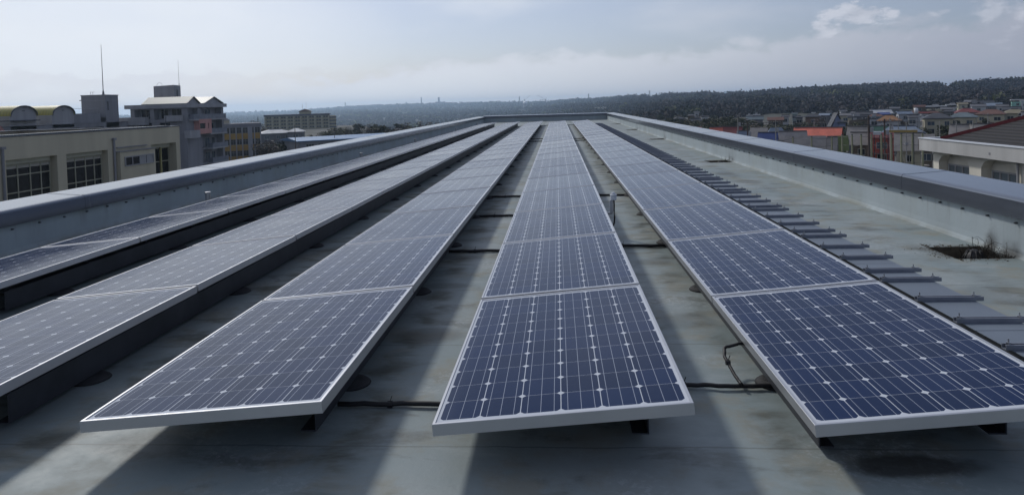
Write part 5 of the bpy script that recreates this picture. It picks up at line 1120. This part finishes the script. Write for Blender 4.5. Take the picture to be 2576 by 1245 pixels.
utility_pole('c', 1950, 303, 140, 'slim utility pole before the slate blue hip roof', None, .13); utility_pole('d', 2184.5, 292, 105, 'tallest brown utility pole rising in front of the beige roofs', M_POLEB, .19, 2)
utility_pole('e', 2224, 300, 110, 'brown utility pole with white top box behind the awning board', M_POLEB, .15); utility_pole('f', 2238, 297, 150, 'pale slim pole right of the brown pole with white top box', None, .14)
utility_pole('g', 2047, 300, 190, 'thin pole above the coral red hall', None, .12, 1, False); utility_pole('h', 2259, 300, 180, 'thin grey pole right of the orange roofed house', None, .12, 1, False); utility_pole('i', 2484.5, 286, 185, 'pale pole standing before the brown hip roof', None, .16, 1, False)
utility_pole('j', 1926, 305, 200, 'thin far pole at the edge of the dark trees', None, .12, 1, False)
utility_pole('k', 828, 366, 130, 'dark utility pole with crossarms below the blue roof', M_POLEB, .16, 2); utility_pole('l', 913, 350, 150, 'slim utility pole with wide crossarm by the blue roof', M_POLEB, .14, 2); utility_pole('m', 740, 316, 190, 'thin pole in front of the wide pale hip roof', M_POLEB, .12, 1, False); utility_pole('n', 839, 325, 200, 'thin pole before the small pale hip roof', M_POLEB, .11, 1, False)
def wire(a, b_, sag, label, r=.018, name='power_line'):
    P = []
    for k in range(13):
        f = k / 12; p = a.lerp(b_, f); P.append(p - Vector((0, 0, sag * 4 * f * (1 - f))) - a)
    m_ = MB(); m_.tube(P, r, 4, False); o = m_.build(name, M_BLACK); o.location = a; tag(o, label, 'wire', 'overhead wires')
for i, (k1, k2, w1_) in enumerate((('a', 'c', 'from the pale pole by the red roof to the slim pole'), ('c', 'd', 'from the slim pole to the tallest brown pole'), ('d', 'e', 'from the tallest brown pole to its right neighbour'), ('e', 'f', 'joining the two poles behind the awning board'), ('k', 'l', 'joining the two poles below the blue roof'))):
    wire(POLES[k1], POLES[k2], .5, 'upper black wire ' + w1_); wire(POLES[k1] - Vector((0, 0, .9)), POLES[k2] - Vector((0, 0, .9)), .6, 'lower black wire ' + w1_)
# ball-stop net: poles and their horizontal cables
NET = [(1940, 352, 92), (1993, 346, 92), (2040, 345, 90), (2091, 344, 90), (2117, 340, 88), (2142, 340, 86), (2165, 340, 85), (2191, 339, 85), (2216, 339, 84), (2241, 338, 83), (2266, 338, 82), (2294, 337, 82), (2320, 336, 82)]
tops = []
for i, (px, py, d) in enumerate(NET):
    x, y, zt_ = pole_top(px, py, d); tops.append(Vector((x, y, zt_))); t_ = thing('net_pole', (x, y, GZ), f'tall olive ball net pole, {ordinal(i + 1)} from the left', 'pole', 'ball net poles'); H_ = zt_ - GZ
    b = MB(); b.tube([(0, 0, 0), (0, 0, H_)], .125, 8, True, .10); b.build('shaft', M_NETP, t_); b = MB(); b.lathe([(.125, H_), (.11, H_ + .06), (.03, H_ + .1)], 0, 0, 8); b.build('cap', M_GALV, t_)
for k in range(6):
    P = []
    for a, b_ in zip(tops[:-1], tops[1:]):
        for q in range(4): P.append(a.lerp(b_, q / 4) - Vector((0, 0, .15 + k * .95 + .12 * math.sin(q * math.pi / 4))))
    m_ = MB(); o3 = P[0]; m_.tube([p - o3 for p in P], .016, 4, False); o = m_.build('net_cable', M_GALV); o.location = o3; tag(o, f'thin horizontal net cable between the ball net poles, {ordinal(k + 1)} from the top', 'cable', 'cables of the ball net')
NET2 = [(2279, 304, 140), (2321, 304, 138), (2363, 303.5, 136), (2405, 303, 134), (2447, 302.5, 132)]; tops2 = []
for i, (px, py, d) in enumerate(NET2):
    x, y, zt_ = pole_top(px, py + 2, d); tops2.append(Vector((x, y, zt_))); t_ = thing('net_pole', (x, y, GZ), f'thin pale fence pole above the hall roof, {ordinal(i + 1)} from the left', 'pole', 'poles of the far fence'); H_ = zt_ - GZ
    b = MB(); b.tube([(0, 0, 0), (0, 0, H_)], .10, 8, True, .08); b.build('shaft', M_POLE, t_)
    b = MB(); b.box(-.25, .25, -.1, .1, H_ - 4.2, H_ - 3.8); b.build('bracket', M_GREYL, t_)
for i in range(4): wire(tops2[i], tops2[i + 1], .05, f'thin top wire of the far fence, {ordinal(i + 1)} span from the left', .02)
# lattice mast and pylons on the ridge
def pylon(px, py_t, py_b, d, label, wdt, name='pylon'):
    x, y = ground_xy(px, d); z1, z0 = z_at(px, py_t, d), z_at(px, py_b, d) - 8; t_ = thing(name, (x, y, z0), label, 'pylon', 'masts on the hills', random.uniform(0, .7)); H_ = z1 - z0; b = MB(); r = max(.12, d * .00016)
    for sx, sy in ((-1, -1), (1, -1), (1, 1), (-1, 1)): b.tube([(sx * wdt, sy * wdt, 0), (sx * wdt * .35, sy * wdt * .35, H_ * .55), (sx * wdt * .12, sy * wdt * .12, H_)], r, 4, False)
    for k in range(6):
        f = k / 6; w_ = wdt * (1 - .88 * f)
        for sx in (-1, 1): b.tube([(sx * w_, -w_, H_ * f), (-sx * w_ * .85, -w_ * .85, H_ * (f + .16))], r * .6, 4, False)
    b.build('lattice', M_GALV, t_); c = MB()
    for k in range(3): c.obox((-wdt * 1.1, 0, H_ * (.70 + .1 * k)), (wdt * 1.1, 0, H_ * (.70 + .1 * k)), r * 1.6, r * 1.6)
    c.build('crossarm', M_GALV, t_)
for px, yt, yb_, d, lb in ((869, 257.5, 271, 3300, 'leftmost lattice mast on the left ridge'), (1022, 257, 264, 3000, 'faint lattice mast left of the chimney'), (1157, 256, 262, 2900, 'small mast right of the white block on the ridge'), (1208, 256.5, 260, 2700, 'tiny mast above the far left roof corner'),
                           (1481, 236, 251, 2000, 'tall lattice mast right of the cranes'), (1634.5, 228, 241, 1700, 'lattice mast on the rising middle ridge'), (1453, 247, 252, 2000, 'tiny lattice mast just right of the cranes'), (1552, 241.5, 246, 1800, 'small mast between the two taller right masts'), (1307, 243, 259, 2500, 'slim mast left of the white dome'), (1905, 228, 231, 1500, 'very thin mast on the right ridge')):
    d = ridge_d(px); pylon(px, yt, yb_, d, lb, d * .0013)
pylon(648, 295, 318, 420, 'dark dense antenna mast between the yellow block and the cream hotel', .8); pylon(2487, 232, 262, 520, 'tall dark mast standing among the far right houses', .7)
def chimney(px, yt, yb_, hwp, d, label, nm, cat, m_):
    d = ridge_d(px)
    x, y = ground_xy(px, d); z1, z0 = z_at(px, yt, d), z_at(px, yb_, d) - 15; r = hwp * d / FPX; t_ = thing(nm, (x, y, z0), label, cat)
    b = MB(); b.lathe([(r * 1.1, 0), (r, (z1 - z0) * .9)], 0, 0, 14); b.build('shaft', m_, t_); b = MB(); b.lathe([(r * 1.08, (z1 - z0) * .9), (r * 1.08, z1 - z0)], 0, 0, 14); b.build('top_band', M_GREYW, t_)
M_HAZEW = mat('pale industrial grey', (.34, .34, .38), .8, 0, .06, .1)
chimney(1060.5, 246, 263, 1.4, 2900, 'slim grey chimney on the left ridge', 'chimney', 'chimney', M_GREYW); chimney(1104.5, 245.5, 261, 2.4, 2900, 'thick pale tower block on the left ridge', 'water_tower', 'tower', M_HAZEW)
dP = ridge_d(1105) * 1.004; x, y = ground_xy(1105, dP); t_ = thing('plant_building', (x, y, z_at(1105, 262, dP) - 6), 'long low pale plant building under the thick tower on the ridge', 'building', None, -math.atan2(x, y))
b = MB(); b.box(-100, 110, 0, 30, 0, 16); b.box(-34, 50, 0, 30, 16.001, 21); b.build('wall', M_HAZEW, t_); b = MB(); b.box(-36, 52, -1, 31, 21.001, 23); b.build('roof', M_GREYW, t_)
# cranes, white dome tower and gantry on the middle ridge
def crane(px, pyb, tipx, tipy, d, label):
    d = ridge_d(px)
    x, y = ground_xy(px, d); z0 = z_at(px, pyb + 7, d) - 6; t_ = thing('crane', (x, y, z0), label, 'crane', 'cranes on the ridge', -math.atan2(x, y)); k = d / FPX; r = k * .30
    zb = z_at(px, pyb, d) - z0; tx, tz = (tipx - px) * k, z_at(px, tipy, d) - z0
    b = MB(); b.obox((0, 0, 0), (0, 0, zb), r * 4, r * 4); b.obox((-r * 6, 0, zb), (r * 6, 0, zb), r * 6, r * 5); b.obox((0, 0, zb), (-(tipx - px) * k * .12, 0, zb + (tz - zb) * .45), r * 2, r * 2); b.build('mast', M_GALV, t_)
    b = MB(); b.obox((0, 0, zb), (tx, 0, tz), r * 1.7, r * 1.7); b.build('jib', M_GALV, t_); b = MB(); b.tube([(-(tipx - px) * k * .12, 0, zb + (tz - zb) * .45), (tx, 0, tz)], r * .4, 4); b.build('stay', M_GALV, t_)
crane(1320, 252, 1335, 241, 2300, 'luffing crane above the white dome, jib raised to the right'); crane(1373, 251, 1352, 240, 2300, 'luffing crane at the gantry, jib raised to the left')
dT = min(range(1500, 5000, 10), key=lambda q: abs(z_at(1321, 272, q) - ground_z(*ground_xy(1321, q)) - 3)); x, y = ground_xy(1321, dT); z0 = z_at(1321, 272, dT) - 4; t_ = thing('dome_tower', (x, y, z0), 'white domed silo tower shining on the hill below the crane', 'tower', None, -math.atan2(x, y)); k = dT / FPX
b = MB(); b.lathe([(5.5 * k, 0), (5.5 * k, 13 * k)], 0, 0, 16); b.box(0, 17 * k, -5 * k, 5 * k, 0, 6.5 * k); b.build('wall', M_GREYL, t_); b = MB(); b.lathe([(5.6 * k, 13.01 * k), (4.9 * k, 15.5 * k), (3 * k, 17.6 * k), (.8 * k, 18.6 * k)], 0, 0, 16); b.build('dome', mat('white metal dome', (.75, .76, .78), .35, .3, .03, .1), t_, True)
dG = ridge_d(1360); x, y = ground_xy(1360, dG); z0 = z_at(1360, 262, dG); t_ = thing('gantry', (x, y, z0), 'steel gantry frame beside the right hand crane on the ridge' if False else 'steel gantry frame standing between the two cranes on the ridge', 'gantry', None, -math.atan2(x, y)); k = dG / FPX
b = MB()
for xx in (-18, -8, 0, 6, 12, 20): b.obox((xx * k, 0, 0), (xx * k, 0, (7 if xx < -5 else 11) * k), .5 * k, .5 * k)
b.obox((-20 * k, 0, 6.5 * k), (20 * k, 0, 6.5 * k), .6 * k, .6 * k); b.obox((-2 * k, 0, 10.5 * k), (14 * k, 0, 10.5 * k), .6 * k, .6 * k); b.build('truss', M_GALV, t_)
b = MB(); b.box(-19 * k, 21 * k, -k, k, 6.8 * k, 7.3 * k); b.build('walkway', M_GALV, t_)
# white tank by the yellow block, tank on the hillside, vehicles' roofs and low road wall
def tank(px, py, hwp, d, label, horiz=False):
    x, y = ground_xy(px, d); k = d / FPX; zc = z_at(px, py, d); g = ground_z(x, y); t_ = thing('water_tank', (x, y, g), label, 'tank', None, -math.atan2(x, y)); r = hwp * k; b = MB()
    if horiz: b.lathe([(.2 * r, -1.0 * r), (.6 * r, -.97 * r), (.62 * r, .9 * r), (.45 * r, 1.05 * r)], 0, 0, 14); b.v = [(z, y_, x_ + zc - g) for x_, y_, z in b.v]
    else: b.lathe([(r, zc - g - 2.4 * r), (r, zc - g + .6 * r), (r * .5, zc - g + .8 * r)], 0, 0, 14)
    b.build('shell', mat('tank white', (.66, .67, .68), .5, 0, .05, .4), t_, True); b = MB()
    for xx in (-.6, .6): b.box(xx * r - .15, xx * r + .15, -.3, .3, 0, zc - g - (.61 * r if horiz else 2.4 * r))
    b.build('stand', M_GREYW, t_)
tank(666, 409, 17, 120, 'plump white tank lying right of the mustard yellow block', True); tank(2304, 276, 4, 300, 'pale round water tank among the hillside houses')
def low_wall(px0, py0, px1, py1, d0, d1, label):
    x0, y0, z0 = pole_top(px0, py0, d0); x1, y1, z1 = pole_top(px1, py1, d1); t_ = thing('retaining_wall', (x0, y0, z0), label, 'wall'); v_ = Vector((x1 - x0, y1 - y0, z1 - z0)); h_ = v_.copy(); h_.z = 0; n_ = Vector((-h_.y, h_.x, 0)).normalized() * .2; P = []
    for q in (Vector((0, 0, 0)), v_):
        for s_ in (-1, 1): P += [tuple(q + n_ * s_), tuple(q + n_ * s_ - Vector((0, 0, q.z + z0 - GZ)))]
    b = MB(); b.add(P, [(0, 1, 3, 2), (4, 6, 7, 5), (0, 4, 5, 1), (2, 3, 7, 6), (0, 2, 6, 4)]); fix_normals(b.build('wall', M_GREYL, t_)); b = MB(); b.obox((0, 0, .07), tuple(v_ + Vector((0, 0, .07))), .5, .12); b.build('cap', M_CONC, t_)
low_wall(672, 412, 905, 374, 118, 135, 'long low pale retaining wall running below the blue roofed hall')
# parked cars seen as small pale roofs
def parked_car(px, py, d, col, label):
    x, y = ground_xy(px, d); g = ground_z(x, y); t_ = thing('parked_car', (x, y, g), label, 'car', 'cars parked far off', -math.atan2(x, y) + .4)
    pr = [(-2.1, .35), (-2.1, .85), (-1.5, .95), (-.9, 1.42), (.7, 1.45), (1.25, .98), (2.0, .86), (2.1, .35)]
    b = MB(); b.extrude(pr, lambda p: (p[0], -.8, p[1]), lambda p: (p[0], .8, p[1])); fix_normals(b.build('body', mat('car ' + col, {'white': (.6, .6, .62), 'silver': (.38, .39, .41)}[col], .3, .2, .03), t_))
    b = MB(); b.extrude([(-1.35, .98), (-.85, 1.36), (.62, 1.38), (1.05, 1.0)], lambda p: (p[0], -.812, p[1]), lambda p: (p[0], .812, p[1])); fix_normals(b.build('window', M_GLASSD, t_))
    for xx in (-1.3, 1.3):
        for yy in (-.72, .72): w_ = MB(); w_.tube([(xx, yy - .1, .33), (xx, yy + .1, .33)], .33, 10); w_.build('wheel', M_BLACK, t_)
for px, py, d, cl, lb in ((2556, 300, 190, 'white', 'white car parked before the tan roofed house at the right edge'), (2352, 0, 420, 'white', 'white car left of the far parking row below the right woods'), (2412, 0, 430, 'silver', 'silver car in the far row below the right woods'), (617, 0, 112, 'white', 'white car standing below the mustard yellow block')):
    parked_car(px, py, d, cl, lb)

# ------------------------------------------------------------------ the air
hm = bpy.data.materials.new('thin haze'); hm.use_nodes = True; t = NT(hm.node_tree); t.n.clear()
ho = t.node('ShaderNodeOutputMaterial'); pv = t.node('ShaderNodeVolumePrincipled'); pv.inputs['Color'].default_value = (.60, .79, 1.0, 1); pv.inputs['Density'].default_value = HAZE_DENSITY; pv.inputs['Anisotropy'].default_value = 0.55
t.l.new(pv.outputs[0], ho.inputs['Volume'])
b = MB(); b.box(-7500, 7500, -7500, 7500, GZ - 34.5, 74); hz = tag(b.build('haze', hm), kind='stuff')
